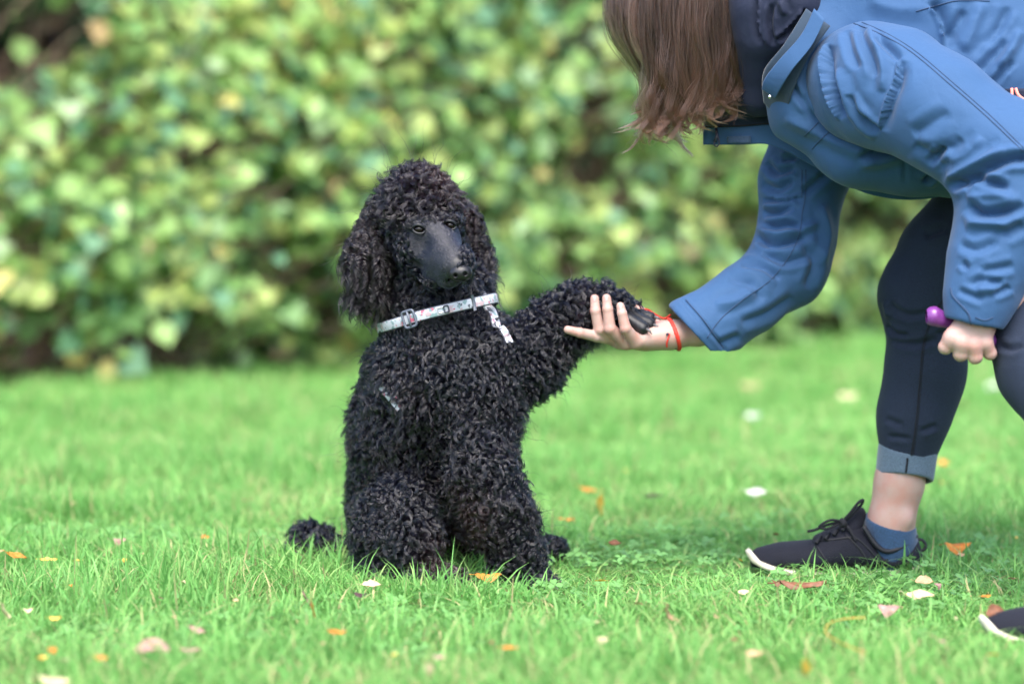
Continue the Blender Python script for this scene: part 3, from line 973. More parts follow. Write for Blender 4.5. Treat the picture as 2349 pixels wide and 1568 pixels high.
def dog_sdf(P):
    d = chain(P, D_TORSO, .03, 1.05)
    d = smin(d, chain(P, D_BACK, .03), .04)
    d = smin(d, ell(P, W(1095, 880, -.05), (.058, .06, .080)), .03)
    d = smin(d, chain(P, D_FORE, .02), .015)
    d = smin(d, chain(P, D_FORE_PAW, .01), .01)
    d = smin(d, pads(P, FTOES), .006)
    d = smin(d, chain(P, D_ARM, .02), .03)
    d = smin(d, pads(P, TOES, .0045), .008)
    d = smin(d, ell(P, D_THIGH_C, D_THIGH_R), .012)
    d = smin(d, chain(P, D_HIND, .015), .015)
    d = smin(d, chain(P, D_FHIND, .015), .015)
    d = smin(d, chain(P, D_TAIL, .01), .01)
    d = smin(d, cone(P, D_POM[0], D_POM[0] + (0.001, 0, 0), D_POM[1], D_POM[1]), .01)
    d = smin(d, ell(P, D_TOP[0], D_TOP[1]), .02)
    d = smin(d, face_part(P), .02)
    d = smin(d, chain(P, D_EARL, .01, .55), .006)
    d = smin(d, chain(P, D_EARR, .01, .6), .006)
    return d

dog = empty('poodle', (W(1000, 1300, 0)[0], 0, 0))
tag(dog, 'black curly poodle sitting on the lawn and giving a paw to the person', 'dog')
Vd, Fd = surf(dog_sdf, (-.36, -.28, -.03), (.26, .30, .72), .0034)
# a finer face and foot
Vd = smooth_mesh(Vd, Fd, 1, .35)
link('body', mesh_np('body', Vd, Fd, [M_dogskin]), dog)

def dist_seg(P, a, b):
    ab = b - a; t = np.clip(((P - a) @ ab) / (ab @ ab), 0, 1)
    return np.sqrt(((P - a - t[:, None] * ab) ** 2).sum(1))

STRAP_L, STRAP_R = W(887, 748, -.075), W(1107, 692, -.095)
def strap_loop():
    """closed loop of the neck strap, slightly outside the coat"""
    pts = [W(868, 752, .0), W(885, 748, -.045), W(915, 739, -.078), W(960, 725, -.098), W(1010, 712, -.108), W(1060, 700, -.104), W(1107, 690, -.085), W(1135, 684, -.04), W(1130, 690, .03), W(1080, 706, .09), W(1000, 728, .12), W(920, 745, .10), W(875, 753, .06)]
    return np.array(pts)

def make_fur():
    r = np.random.default_rng(5)
    # sample roots on the body surface
    A, B, C, Dd = (Vd[Fd[:, k]] for k in range(4))
    ar = np.linalg.norm(np.cross(C - A, Dd - B), axis=1) / 2
    N = 34000
    f = r.choice(len(Fd), N, p=ar / ar.sum())
    u, v = r.random(N)[:, None], r.random(N)[:, None]
    P = (A[f] * (1 - u) + B[f] * u) * (1 - v) + (Dd[f] * (1 - u) + C[f] * u) * v
    Nv = normals(Vd, Fd); Nn = Nv[Fd[f]].mean(1); Nn /= np.linalg.norm(Nn, axis=1)[:, None]
    # poisson-like thinning
    cell = {}
    h = .0068
    key = np.floor(P / h).astype(int)
    seen = set(); keep = []
    for i, k in enumerate(map(tuple, key)):
        if k in seen: continue
        seen.add(k); keep.append(i)
    P, Nn = P[keep], Nn[keep]
    px, py = WP(P)
    # ---- bare regions: muzzle and shaved toes
    face = np.abs(face_part(P)) < .004
    eyeline = P - D_STOP
    m_dir = (D_NOSE - D_SKULL); m_dir /= np.linalg.norm(m_dir)
    ahead = (P - D_SKULL) @ m_dir
    # in front of a curved line from the brow over the cheek to the throat
    lat = np.abs(np.cross(P - D_SKULL, m_dir)).max(1)
    bare = np.zeros(len(P), bool)
    brow = (py > 512) & (px > np.interp(py, [512, 535, 594, 625, 652], [944, 937, 944, 968, 998])) & (px < 1058) & (ahead > .050)
    bare |= face & brow & (P[:, 1] < -.045)
    jawside = (py > 612 + .25 * np.abs(px - 990)) & (ahead < .085)
    bare &= ~(jawside & (px < 962))
    toe = np.minimum(pads(P, TOES), 9) < .003
    bare |= toe & (px > 1438)
    fto = pads(P, FTOES) < .002
    bare |= fto & (px > 1238)
    bare |= P[:, 2] < -.01
    P, Nn, face = P[~bare], Nn[~bare], face[~bare]; px, py = WP(P)
    n = len(P)
    # ---- regions
    dE1 = np.abs(chain(P, D_EARL, .01, .55)); dE2 = np.abs(chain(P, D_EARR, .01, .6))
    ear = (dE1 < .005) | (dE2 < .005)
    top = (ell(P, D_TOP[0], D_TOP[1]) < .012) & (py < 525) & ~ear
    cheek = face & ~top & ~ear
    arm = (np.abs(chain(P, D_ARM, .02)) < .006) & (px > 1225)
    fore = (np.abs(chain(P, D_FORE, .02)) < .006) & (py > 1100)
    hindfoot = (py > 1285) & (px > 880) & (px < 1110)
    pom = (np.linalg.norm(P - D_POM[0], axis=1) < .036)
    L = np.full(n, .027); L[top] = .037; L[ear] = .038; L[arm] = .029; L[fore] = .026; L[hindfoot] = .018; L[pom] = .026; L[cheek] = .013
    gapz = (px > 1020) & (px < 1115) & (py > 1090) & (py < 1330) & ((np.abs(chain(P, D_FHIND, .015)) < .006) | (P[:, 1] > .0)); L[gapz] = .007
    L[(px > 1110) & (P[:, 1] > .10) & (py > 1200)] = .010
    inner = (px > 985) & (px < 1080) & (py > 1120) & (py < 1310) & (Nn[:, 0] > .35); L[inner] *= .55
    # short towards the eyes and the muzzle
    for e in D_EYES: L *= np.clip((np.linalg.norm(P - e, axis=1) - .013) / .022, .14, 1)
    L *= r.uniform(.7, 1.2, n) * (1 + .38 * grid_noise(P, .045, 66))
    gl = np.array([(855, 856), (870, 874), (886, 896), (904, 917)]); q2 = np.stack([px, py], 1)
    dg = np.min([np.linalg.norm(q2 - (a_ + (b_ - a_) * t_), axis=1) for a_, b_ in zip(gl[:-1], gl[1:]) for t_ in (0, .33, .66, 1)], 0)
    L[(dg < 17) & (P[:, 1] < .05)] *= .42
    hd = fR(P); L *= np.clip((hd - .002) / .022, .12, 1)
    # squeezed flat under the strap
    lp = spline(np.vstack([strap_loop(), strap_loop()[:1]]), 90)
    ds = np.min(np.linalg.norm(P[:, None] - lp[None], axis=2), 1)
    neck = (py > 640) & (py < 790) & (ds < .055)
    L[neck] *= np.clip((ds[neck] - .012) / .03, .25, 1)
    rc = np.where(ear, .0066, np.where(top, .0064, .0060)) * r.uniform(.65, 1.4, n) * (1 + .3 * grid_noise(P, .03, 77))      # curl radius
    turns = np.where(ear, 1.9, np.where(arm, 1.2, np.where(fore, 1.8, 1.30))) * r.uniform(.75, 1.3, n)
    grav = np.array((0, 0, -1.))
    flow = grav * .75 + r.normal(0, .35, (n, 3))
    flow += np.stack([grid_noise(P, .028, 80 + q_) for q_ in range(3)], 1) * .95
    flow[ear] = grav * 1.6 + r.normal(0, .12, (ear.sum(), 3)) + np.where((px[ear] < 900)[:, None], np.array((-.12, 0, 0)), np.array((.12, 0, 0)))
    flow[top] = np.array((0, 0, .1)) + r.normal(0, .5, (top.sum(), 3))
    flow[arm] = np.array((.35, 0, -.3)) + r.normal(0, .45, (arm.sum(), 3))
    nm = np.where(ear, .42, np.where(top, 1.0, .75))
    d0 = Nn * nm[:, None] + flow * .55
    d0 /= np.linalg.norm(d0, axis=1)[:, None]
    K, S = 13, 12
    t = np.linspace(0, 1, K)
    a = np.cross(d0, r.normal(0, 1, (n, 3))); a /= np.linalg.norm(a, axis=1)[:, None]
    b = np.cross(d0, a)
    ph = r.uniform(0, 6.283, n); sgn = r.choice([-1, 1], n)
    # lock centre line, then strands spread about it
    spread = np.where(ear, .0021, .0019)
    out = np.empty((n, S, K, 3), np.float32)
    off = r.normal(0, 1, (n, S, 2)); rs = r.uniform(.75, 1.2, (n, S)); ls = r.uniform(.8, 1.12, (n, S)); dp = r.normal(0, .28, (n, S))
    for k in range(K):
        tk = t[k]
        bend = grav * (.35 + .35 * ear[:, None]) * tk ** 2
        lin = P[:, None, :] - Nn[:, None, :] * .002 + (d0 + bend * .6)[:, None, :] * (L[:, None] * ls * tk)[..., None] * np.where(ear, 1.0, .80)[:, None, None]
        ang = ph[:, None] + sgn[:, None] * 2 * math.pi * turns[:, None] * tk + dp
        rad = rc[:, None] * rs * min(1, tk * 2.2) * (1 - .15 * tk)
        sp = spread[:, None] * (1 - .72 * tk)
        ca = np.cos(ang) * rad + off[..., 0] * sp
        sa = np.sin(ang) * rad + off[..., 1] * sp
        out[:, :, k] = lin + a[:, None] * ca[..., None] + b[:, None] * sa[..., None]
    rad = np.interp(t, [0, .6, 1], [.00046, .00042, .00014])
    # sun-bleached brown on the ears, the topknot and low on the legs
    br = np.clip(grid_noise(P, .03, 21) + .15, 0, 1) * .35
    zone = np.where(ear, .07, 0) + np.exp(-(((px - 1030) / 60) ** 2 + ((py - 405) / 45) ** 2)) * .45 + np.exp(-(((px - 1075) / 55) ** 2 + ((py - 1190) / 80) ** 2)) * .28 + np.exp(-(((px - 1020) / 50) ** 2 + ((py - 1280) / 45) ** 2)) * .5 + .04 * (py < 520)
    tint = (br * .10 + zone * (.5 + .6 * r.random(n))).clip(0, 1)
    tint = (tint[:, None] * r.uniform(.5, 1.4, (n, S))).clip(0, 1)
    hair('fur', out.reshape(n * S, K, 3), rad[None] * 1.0, M_fur, dog, tint.reshape(-1))
    # fly-away single hairs along the outline of the head, arm and back
    m = r.choice(n, 2600)
    q = P[m]; dd = d0[m] + r.normal(0, .25, (len(m), 3)); ll = L[m] * r.uniform(1.15, 1.6, len(m))
    aa, bb = a[m], b[m]
    Q = np.empty((len(m), K, 3))
    for k in range(K):
        an = ph[m] + 9 * t[k]
        Q[:, k] = q + dd * (ll * t[k])[:, None] + aa * (np.cos(an) * .004 * t[k])[:, None] + bb * (np.sin(an) * .004 * t[k])[:, None]
    hair('stray_hair', Q, np.interp(t, [0, 1], [.00026, .0001])[None], M_fur, dog, np.full(len(m), .25))
    # short velvet on the muzzle and the shaved toes, lying back from the nose
    f = r.choice(len(Fd), 420000, p=ar / ar.sum())
    u, v = r.random(len(f))[:, None], r.random(len(f))[:, None]
    Q0 = (A[f] * (1 - u) + B[f] * u) * (1 - v) + (Dd[f] * (1 - u) + C[f] * u) * v
    fp = np.abs(face_part(Q0)) < .004
    tp = (pads(Q0, TOES) < .003) | (pads(Q0, FTOES) < .003)
    tp = pads(Q0, FTOES) < .003
    ok = ((fp & (Q0[:, 1] < -.03) & ((Q0 - D_SKULL) @ m_dir > .035)) | tp) & (np.linalg.norm(Q0 - D_NOSE, axis=1) > .0195)
    crs = [W(944, 596, -.100), W(975, 612, -.112), W(1005, 632, -.13)]
    for a_, b_ in zip(crs[:-1], crs[1:]): ok &= dist_seg(Q0, a_, b_) > .005
    for e in D_EYES: ok &= np.linalg.norm(Q0 - e, axis=1) > .0095
    Q0 = Q0[ok]; N0 = Nv[Fd[f[ok]]].mean(1); N0 /= np.linalg.norm(N0, axis=1)[:, None]
    m0 = len(Q0)
    back = -m_dir + (0, 0, -.25) + r.normal(0, .22, (m0, 3))
    tg = pads(Q0, TOES) < .004; back[tg] = np.array((.8, 0, -.4)) + r.normal(0, .25, (tg.sum(), 3))
    d_ = back - N0 * (back * N0).sum(1)[:, None]; d_ /= np.linalg.norm(d_, axis=1)[:, None]
    far_ = np.clip((np.linalg.norm(Q0 - D_NOSE, axis=1) - .02) / .07, 0, 1); l0 = (.0022 + .0035 * far_ ** 1.5) * r.uniform(.6, 1.3, m0)
    tt = np.linspace(0, 1, 4)
    VV = Q0[:, None] + d_[:, None] * (l0[:, None] * tt)[..., None] + N0[:, None] * (l0[:, None] * (.34 * tt - .12 * tt ** 2))[..., None]
    hair('velvet', VV, np.interp(tt, [0, 1], [.00022, .00008])[None], M_velvet, dog, np.full(m0, .05))
make_fur()

def surf_obj(name, fn, lo, hi, h, m, parent, it=1):
    V, F = surf(fn, lo, hi, h, .003)
    V = smooth_mesh(V, F, it, .4)
    return link(name, mesh_np(name, V, F, [m]), parent)

# eyes with lids
for e in D_EYES:
    c = e + np.array((0, .0026, 0))
    fn = lambda P, c=c: ell(P, c, (.0078, .0072, .0070))
    surf_obj('eye', fn, c - .01, c + .01, .0008, M_eye, dog)
    # upper and lower lid around the almond of the eye
    for sgn_, nm in ((1, 'upper'), (-1, 'lower')):
        k = [c + np.array((.0092 * math.cos(a), -.0066 * math.sin(a) ** .5 - .0005, sgn_ * (.0070 if sgn_ > 0 else .0062) * math.sin(a) + .0012 * math.cos(a) * -1)) for a in np.linspace(.02, math.pi - .02, 13)]
        V, F = tube(k, np.interp(np.linspace(0, 1, 13), [0, .5, 1], [.0012, .0028 if sgn_ > 0 else .0018, .0012]), 7); obj_vf('eyelid', V, F, M_dogskin, dog)
# nose
def nose_fn(P):
    ax = (D_NOSE - W(1018, 592, -.115)); ax /= np.linalg.norm(ax)
    lat = np.cross(ax, (0, 0, 1.)); lat /= np.linalg.norm(lat)
    dn = np.cross(ax, lat); dn = dn if dn[2] < 0 else -dn
    c = D_NOSE + ax * .005
    d = ell(P, c + dn * .001, (.0172, .0135, .0128))
    d = smin(d, cone(P, c - lat * .008 + dn * .004, c + lat * .008 + dn * .004, .0065, .0065), .006)
    for qx, qy in ((1045, 632), (1067, 628)):
        n0 = W(qx, qy, c[1] - .0125)
        d = -smin(-d, cone(P, n0, n0 + (0, .012, .001), .0028, .0022), .002)
    g = cone(P, c + ax * .0135 + dn * .003, c + ax * .010 + dn * .016, .0009, .0009)
    return -smin(-d, g, .003)
surf_obj('nose', nose_fn, D_NOSE - .030, D_NOSE + .030, .0012, M_nose, dog)
# claws on the held foot
for (a, b, r1, r2) in TOES[:3] + FTOES[:2]:
    d = (b - a) / np.linalg.norm(b - a)
    p0 = b + d * r2 * .72 + (0, -.004, .003)
    V, F = tube([p0, p0 + d * .006 + (0, -.001, 0), p0 + d * .010 + (0, -.001, -.003)], [.0028, .0021, .0006], 7)
    obj_vf('claw', V, F, M_claw, dog)

# ------------------------------------------------------------ harness
def strap_mat():
    m = mat('printed_webbing', (.6, .63, .66), .6)
    nt = m.node_tree; b = nt.nodes['Principled BSDF']
    tc = nt.nodes.new('ShaderNodeTexCoord')
    base = None
    prev = None
    for i, (sc, th, c) in enumerate(((95, .60, (.20, .30, .31)), (120, .64, (.46, .12, .18)), (150, .68, (.10, .11, .13)), (70, .63, (.46, .34, .37)))):
        n = nt.nodes.new('ShaderNodeTexNoise'); n.inputs['Scale'].default_value = sc; n.inputs['Detail'].default_value = 1.5
        mp = nt.nodes.new('ShaderNodeMapping'); mp.inputs['Location'].default_value = (i * 3.1, i * 1.7, i * 5.3)
        nt.links.new(tc.outputs['Object'], mp.inputs[0]); nt.links.new(mp.outputs[0], n.inputs['Vector'])
        cr = nt.nodes.new('ShaderNodeValToRGB'); cr.color_ramp.elements[0].position = th - .02; cr.color_ramp.elements[1].position = th + .01
        nt.links.new(n.outputs['Fac'], cr.inputs[0])
        mx = nt.nodes.new('ShaderNodeMix'); mx.data_type = 'RGBA'
        if prev is None: mx.inputs[6].default_value = (.48, .50, .55, 1)
        else: nt.links.new(prev, mx.inputs[6])
        mx.inputs[7].default_value = (*c, 1)
        nt.links.new(cr.outputs[0], mx.inputs[0]); prev = mx.outputs[2]
    nt.links.new(prev, b.inputs['Base Color'])
    return m
M_strap = strap_mat()
M_edge = mat('charcoal_webbing', (.05, .055, .075), .7)
M_plastic = mat('grey_plastic', (.10, .115, .15), .35)
M_metal = mat('steel', (.6, .6, .62), .25, Metallic=1.0)
harness = link('harness', bpy.data.meshes.new('harness'), dog)
def strap(C, w, cen, n=60, label=None):
    C = spline(C, n); Nr = C - np.asarray(cen)
    Vb, Fb = ribbon(C - 0, Nr, w * 1.22, .0016); obj_vf('webbing_edge', Vb, Fb, M_edge, harness)
    nn = Nr / np.linalg.norm(Nr, axis=1)[:, None]
    Va, Fa = ribbon(C + nn * .0016, Nr, w, .0012); obj_vf('strap', Va, Fa, M_strap, harness)
    return C, nn
lp = strap_loop()
Cn, Nn_ = strap(np.vstack([lp, lp[:1]]), .0138, W(1000, 715, .02), 110)
# slider buckle, keeper and ring on the neck strap
def on_strap(px_):
    i = int(np.argmin(np.abs(WP(Cn)[0] - px_) + 1e3 * (Cn[:, 1] > 0))); T = Cn[min(i + 1, len(Cn) - 1)] - Cn[max(i - 1, 0)]; T /= np.linalg.norm(T)
    nrm = Nn_[i] - T * (Nn_[i] @ T); nrm /= np.linalg.norm(nrm)
    return Cn[i], T, nrm, np.cross(T, nrm)
def frame_loop(c, T, N, S, w, h, r, m, name, lift=.0045):
    k = []
    for a in np.linspace(0, 2 * math.pi, 33)[:-1]:
        ca, sa = math.cos(a), math.sin(a)
        k.append(c + T * math.copysign(abs(ca) ** .35, ca) * w / 2 + S * math.copysign(abs(sa) ** .35, sa) * h / 2 + N * lift)
    V, F = tube(k, r, 7, close=True)
    return obj_vf(name, V, F, m, harness)
c, T, N_, S_ = on_strap(943)
frame_loop(c, T, N_, S_, .021, .025, .0021, M_plastic, 'buckle')
V, F = tube([c + N_ * .005 - S_ * .012, c + N_ * .0055 + S_ * .012], .002, 6); obj_vf('buckle_bar', V, F, M_plastic, harness)
c, T, N_, S_ = on_strap(1082)
V, F = ribbon(np.array([c - S_ * .0115 + N_ * .002, c + N_ * .004, c + S_ * .0115 + N_ * .002]), np.tile(N_, (3, 1)), .005, .0016); obj_vf('keeper', V, F, M_plastic, harness)
c, T, N_, S_ = on_strap(1012)
frame_loop(c - S_ * .0, T, N_, S_, .010, .008, .0009, M_metal, 'ring', .004)
frame_loop(c + T * .008, T, N_, S_, .007, .010, .0012, M_edge, 'ring_tab', .004)
# shoulder straps: down over the raised leg and round the girth at the back
BODYD = BVHTree.FromPolygons([tuple(v) for v in Vd.tolist()], [tuple(f) for f in Fd.tolist()])
CAMP0 = Vector((0, -CAM_D, CAM_H))
def on_coat(pl, off):
    out, last = [], None
    for x, y in spline(np.array(pl, float), 14):
        d = Vector(W(x, y, 0)) - CAMP0; d.normalize()
        h, nn, _, _ = BODYD.ray_cast(CAMP0, d)
        if h is not None: last = h[1] + nn[1] * off
        out.append(W(x, y, last if last is not None else -.05))
    return out
strap(on_coat([(1096, 662), (1103, 672), (1114, 690)], .019), .013, W(1050, 720, .03), 14)
strap(on_coat([(1108, 703), (1124, 710), (1133, 728), (1139, 752)], .018), .0145, W(1060, 780, .04), 20)
strap(on_coat([(1147, 750), (1158, 764), (1168, 786)], .017), .012, W(1080, 800, .0), 14)
G_ = on_coat([(857, 858), (866, 870), (884, 893), (902, 914), (920, 936)], .024)
strap(G_, .0135, W(1000, 900, .08), 26)
c = G_[2] + (0, -.004, 0)
V, F = tube([c + (.0035 * math.cos(a), -.001, .0055 * math.sin(a)) for a in np.linspace(0, 6.283, 17)[:-1]], .0009, 6, close=True); obj_vf('ring', V, F, M_metal, harness)
for q, rr in ((5, .0075), (9, .007)):
    c = G_[q] + (0, -.003, 0); sl = surf(lambda P: ell(P, c, (rr, .004, rr * .8)), c - .012, c + .012, .0012, .003)
    link('slider', mesh_np('slider', sl[0], sl[1], [mat('white_plastic', (.42, .46, .50), .4)]), harness)

# ------------------------------------------------------------ the person
def cloth_mat(name, col, weave=1400, wb=.25, rough=.75, fold=.35, sheen=.3, fs=26):
    m = mat(name, col, rough, Sheen_Weight=sheen, Sheen_Roughness=.5, Specular_IOR_Level=.3)
    nt = m.node_tree; b = nt.nodes['Principled BSDF']
    tc = nt.nodes.new('ShaderNodeTexCoord')
    n1 = nt.nodes.new('ShaderNodeTexNoise'); n1.inputs['Scale'].default_value = fs; n1.inputs['Detail'].default_value = 3; n1.inputs['Distortion'].default_value = .6
    n2 = nt.nodes.new('ShaderNodeTexNoise'); n2.inputs['Scale'].default_value = weave; n2.inputs['Detail'].default_value = 2
    nt.links.new(tc.outputs['Object'], n1.inputs['Vector']); nt.links.new(tc.outputs['Object'], n2.inputs['Vector'])
    b1 = nt.nodes.new('ShaderNodeBump'); b1.inputs['Strength'].default_value = fold; b1.inputs['Distance'].default_value = .006
    b2 = nt.nodes.new('ShaderNodeBump'); b2.inputs['Strength'].default_value = wb; b2.inputs['Distance'].default_value = .0006
    nt.links.new(n1.outputs['Fac'], b1.inputs['Height']); nt.links.new(n2.outputs['Fac'], b2.inputs['Height'])
    nt.links.new(b1.outputs[0], b2.inputs['Normal']); nt.links.new(b2.outputs[0], b.inputs['Normal'])
    hs = nt.nodes.new('ShaderNodeHueSaturation'); hs.inputs['Color'].default_value = (*col, 1)
    mr = nt.nodes.new('ShaderNodeMapRange'); mr.inputs['To Min'].default_value = .82; mr.inputs['To Max'].default_value = 1.18
    nt.links.new(n2.outputs['Fac'], mr.inputs['Value']); nt.links.new(mr.outputs[0], hs.inputs['Value']); nt.links.new(hs.outputs[0], b.inputs['Base Color'])
    return m
M_jacket = cloth_mat('blue_jacket', (.026, .077, .178), sheen=.10, fs=30, fold=.28)
M_jacket_in = cloth_mat('jacket_lining', (.016, .036, .065))
M_navy = cloth_mat('navy_fabric', (.009, .014, .036), sheen=.05)
M_seam = mat('jacket_seam', (.018, .045, .105), .8)
M_jeans = cloth_mat('dark_denim', (.0125, .0205, .041), weave=620, wb=1.0, rough=.85, fold=.12, sheen=.04, fs=16)
M_cuff = cloth_mat('denim_reverse', (.085, .125, .175), weave=500, wb=.8, rough=.9, fold=.1)
M_thread = mat('dark_thread', (.006, .008, .014), .9)
M_sock = cloth_mat('blue_sock', (.022, .055, .115), weave=500, wb=.6, rough=.9, fold=.1)
M_shoe = cloth_mat('shoe_mesh', (.006, .007, .014), weave=420, wb=1.0, rough=.85, fold=.1, sheen=.03)
M_shoe2 = mat('shoe_overlay', (.005, .0055, .010), .6)
M_sole = noise_col(mat('cream_sole', (.62, .56, .45), .6), [(.3, (.50, .45, .34)), (.6, (.66, .60, .49))], 60, 4)
M_lace = mat('black_lace', (.006, .0065, .011), .85)
M_red = mat('red_cord', (.62, .035, .02), .55)
_bump(M_red, 500, .9, .0012)
M_coral = mat('coral_cord', (.75, .26, .20), .6)
M_bead = mat('dark_bead', (.03, .03, .06), .2)
M_purple = mat('purple_rubber', (.165, .035, .21), .32, Coat_Weight=.15)
def skin_mat(name, base, red):
    m = mat(name, base, .48, Subsurface_Weight=.25, Subsurface_Scale=.006, Specular_IOR_Level=.4)
    m.node_tree.nodes['Principled BSDF'].inputs['Subsurface Radius'].default_value = (1, .35, .2)
    nt = m.node_tree; b = nt.nodes['Principled BSDF']
    tc = nt.nodes.new('ShaderNodeTexCoord'); n = nt.nodes.new('ShaderNodeTexNoise'); n.inputs['Scale'].default_value = 45; n.inputs['Detail'].default_value = 4
    nt.links.new(tc.outputs['Object'], n.inputs['Vector'])
    cr = nt.nodes.new('ShaderNodeValToRGB'); cr.color_ramp.elements[0].position = .38; cr.color_ramp.elements[1].position = .68
    cr.color_ramp.elements[0].color = (*base, 1); cr.color_ramp.elements[1].color = (*red, 1)
    nt.links.new(n.outputs['Fac'], cr.inputs[0]); nt.links.new(cr.outputs[0], b.inputs['Base Color'])
    n2 = nt.nodes.new('ShaderNodeTexNoise'); n2.inputs['Scale'].default_value = 380; n2.inputs['Detail'].default_value = 6
    nt.links.new(tc.outputs['Object'], n2.inputs['Vector'])
    bp = nt.nodes.new('ShaderNodeBump'); bp.inputs['Strength'].default_value = .35; bp.inputs['Distance'].default_value = .0007
    nt.links.new(n2.outputs['Fac'], bp.inputs['Height']); nt.links.new(bp.outputs[0], b.inputs['Normal'])
    return m
M_skin = skin_mat('skin', (.43, .29, .25), (.44, .24, .20))
M_nail = mat('nail', (.46, .28, .25), .25, Subsurface_Weight=.2, Subsurface_Scale=.003)

person = empty('person', (W(2075, 1320, .1)[0], .1, 0))
tag(person, 'person in a blue jacket bending down and holding the paw of the poodle', 'person')

# ---- the body under the clothes (one mesh with both hands)
def body_fn(P):
    d = chain(P, [(W(1860, 60, 0), .085), (W(2100, 110, 0), .11), (W(2480, 180, 0), .13)], .05, 1.3)
    d = smin(d, chain(P, [(W(1700, 20, 0), .052), (W(1840, 60, 0), .07)], .02), .04)
    d = smin(d, ell(P, W(1566, 4, -.01), (.078, .070, .098)), .03)          # head, face towards the ground
    d = smin(d, cone(P, W(1530, 100, -.01), W(1515, 130, -.01), .042, .030), .03)
    d = smin(d, cone(P, W(1476, 96, -.01), W(1464, 112, -.01), .014, .011), .015)   # nose
    d = smin(d, chain(P, [(W(1930, 190, .15), .06), (W(1835, 570, .09), .04), (W(1690, 715, .03), .027), (W(1600, 762, .006), .019)], .03), .04)
    d = smin(d, chain(P, [(W(1990, 180, -.17), .06), (W(2335, 395, -.31), .045), (W(2290, 640, -.35), .032), (W(2262, 700, -.362), .026)], .03), .04)
    d = smin(d, chain(P, [(W(2480, 250, .09), .085), (W(2125, 690, .1), .052), (W(2098, 900, .1), .046), (W(2062, 1110, .1), .0335), (W(2044, 1195, .1), .031), (W(2046, 1270, .1), .032)], .03), .04)
    d = smin(d, ell(P, W(2078, 1190, .070), (.011, .010, .013)), .010)
    d = smin(d, cone(P, W(2050, 1285, .1), W(1800, 1290, .1), .027, .018), .02)
    d = smin(d, chain(P, [(W(2520, 300, -.1), .085), (W(2345, 745, -.3), .052), (W(2480, 1000, -.45), .046), (W(2637, 1300, -.62), .034)], .03), .04)
    d = smin(d, cone(P, W(2645, 1420, -.62), W(2360, 1450, -.63), .027, .018), .02)
    return d
Vb, Fb = surf(body_fn, (.1, -.75, -.02), (1.02, .32, 1.0), .0055)
Vb = smooth_mesh(Vb, Fb, 1, .4)
c = W(1430, 740, 0)
V1, F1 = surf(fR, (W(1285, 700, 0)[0], -.075, W(1400, 830, 0)[2]), (W(1640, 700, 0)[0], .075, W(1400, 650, 0)[2]), .00125, .003)
V1 = smooth_mesh(V1, F1, 1, .35)
V2, F2 = surf(fL, (W(2140, 800, -.38)[0], -.42, W(2200, 840, -.38)[2]), (W(2300, 800, -.33)[0], -.31, W(2240, 690, -.38)[2]), .00125, .003)
V2 = smooth_mesh(V2, F2, 1, .35)
Va = np.concatenate([Vb, V1, V2]); Fa = np.concatenate([Fb, F1 + len(Vb), F2 + len(Vb) + len(V1)])
link('body', mesh_np('body', Va, Fa, [M_skin]), person)
BODY = BVHTree.FromPolygons([tuple(v) for v in np.concatenate([V1, V2]).tolist()], [tuple(f) for f in np.concatenate([F1, F2 + len(V1)]).tolist()])
# nails
CAMP = Vector((0, -CAM_D, CAM_H))
def cast(bvh, px, py):
    d = Vector(W(px, py, 0)) - CAMP; d.normalize()
    return bvh.ray_cast(CAMP, d)
def drape(bvh, pl, n=40, off=.0006):
    """lay a polyline given in plan units onto a surface"""
    out = []
    pl = spline(np.array(pl, float), n) if len(pl) > 2 else np.linspace(pl[0], pl[1], n)
    for x, y in pl:
        h, nn, i, d = cast(bvh, x, y)
        if h is not None: out.append(np.array(h) + np.array(nn) * off)
    return np.array(out)
for x, y, w_, h_ in ((1364, 686, 6.0, 8), (1391, 685, 6.0, 8), (1423, 704, 5.3, 7)):
    vv, ff = [], []
    k = 9
    for j in range(k):
        for i in range(k):
            a, b = (i / (k - 1) - .5) * 2, (j / (k - 1) - .5) * 2
            q = (a * math.sqrt(1 - b * b / 2), b * math.sqrt(1 - a * a / 2))
            h, nn, _, _ = cast(BODY, x + q[0] * w_, y + q[1] * h_)
            vv.append(np.array(h) + np.array(nn) * (.0005 - .0006 * max(abs(a), abs(b)) ** 4) if h is not None else W(x, y, -.035))
    ff = [(j * k + i, j * k + i + 1, (j + 1) * k + i + 1, (j + 1) * k + i) for j in range(k - 1) for i in range(k - 1)]
    obj_vf('nail', vv, ff, M_nail, person)

# ---- jacket
jacket = link('jacket', bpy.data.meshes.new('jacket'), person)
def cloth(name, fn, lo, hi, h, st, m, parent, it=2, noise=.0019, seed=1):
    V, F = surf(fn, lo, hi, h, .006)
    if name != 'sleeve': V, F = biggest(V, F)
    V = smooth_mesh(V, F, it, .5)
    N = normals(V, F)
    V = V + N * (grid_noise(V, .05, seed) * noise + grid_noise(V, .022, seed + 1) * noise * .4)[:, None]
    V = strokes(V, F, [(s_[0], s_[1] * .92, s_[2] * (1.55 if m is M_jacket else 1.8)) + tuple(s_[3:]) for s_ in st])
    V = smooth_mesh(V, F, 1, .3)
    o = link(name, mesh_np(name, V, F, [m]), parent)
    return o, BVHTree.FromPolygons([tuple(v) for v in V.tolist()], [tuple(f) for f in F.tolist()])

def Z(x, y): return (1743.5 + .3511 * x, .3511 * y)
def Y4(x, y): return (1330.5 + .3511 * x, .3511 * y)
def Z6(x, y): return (1972.8 + .2341 * x, 596.4 + .2341 * y)

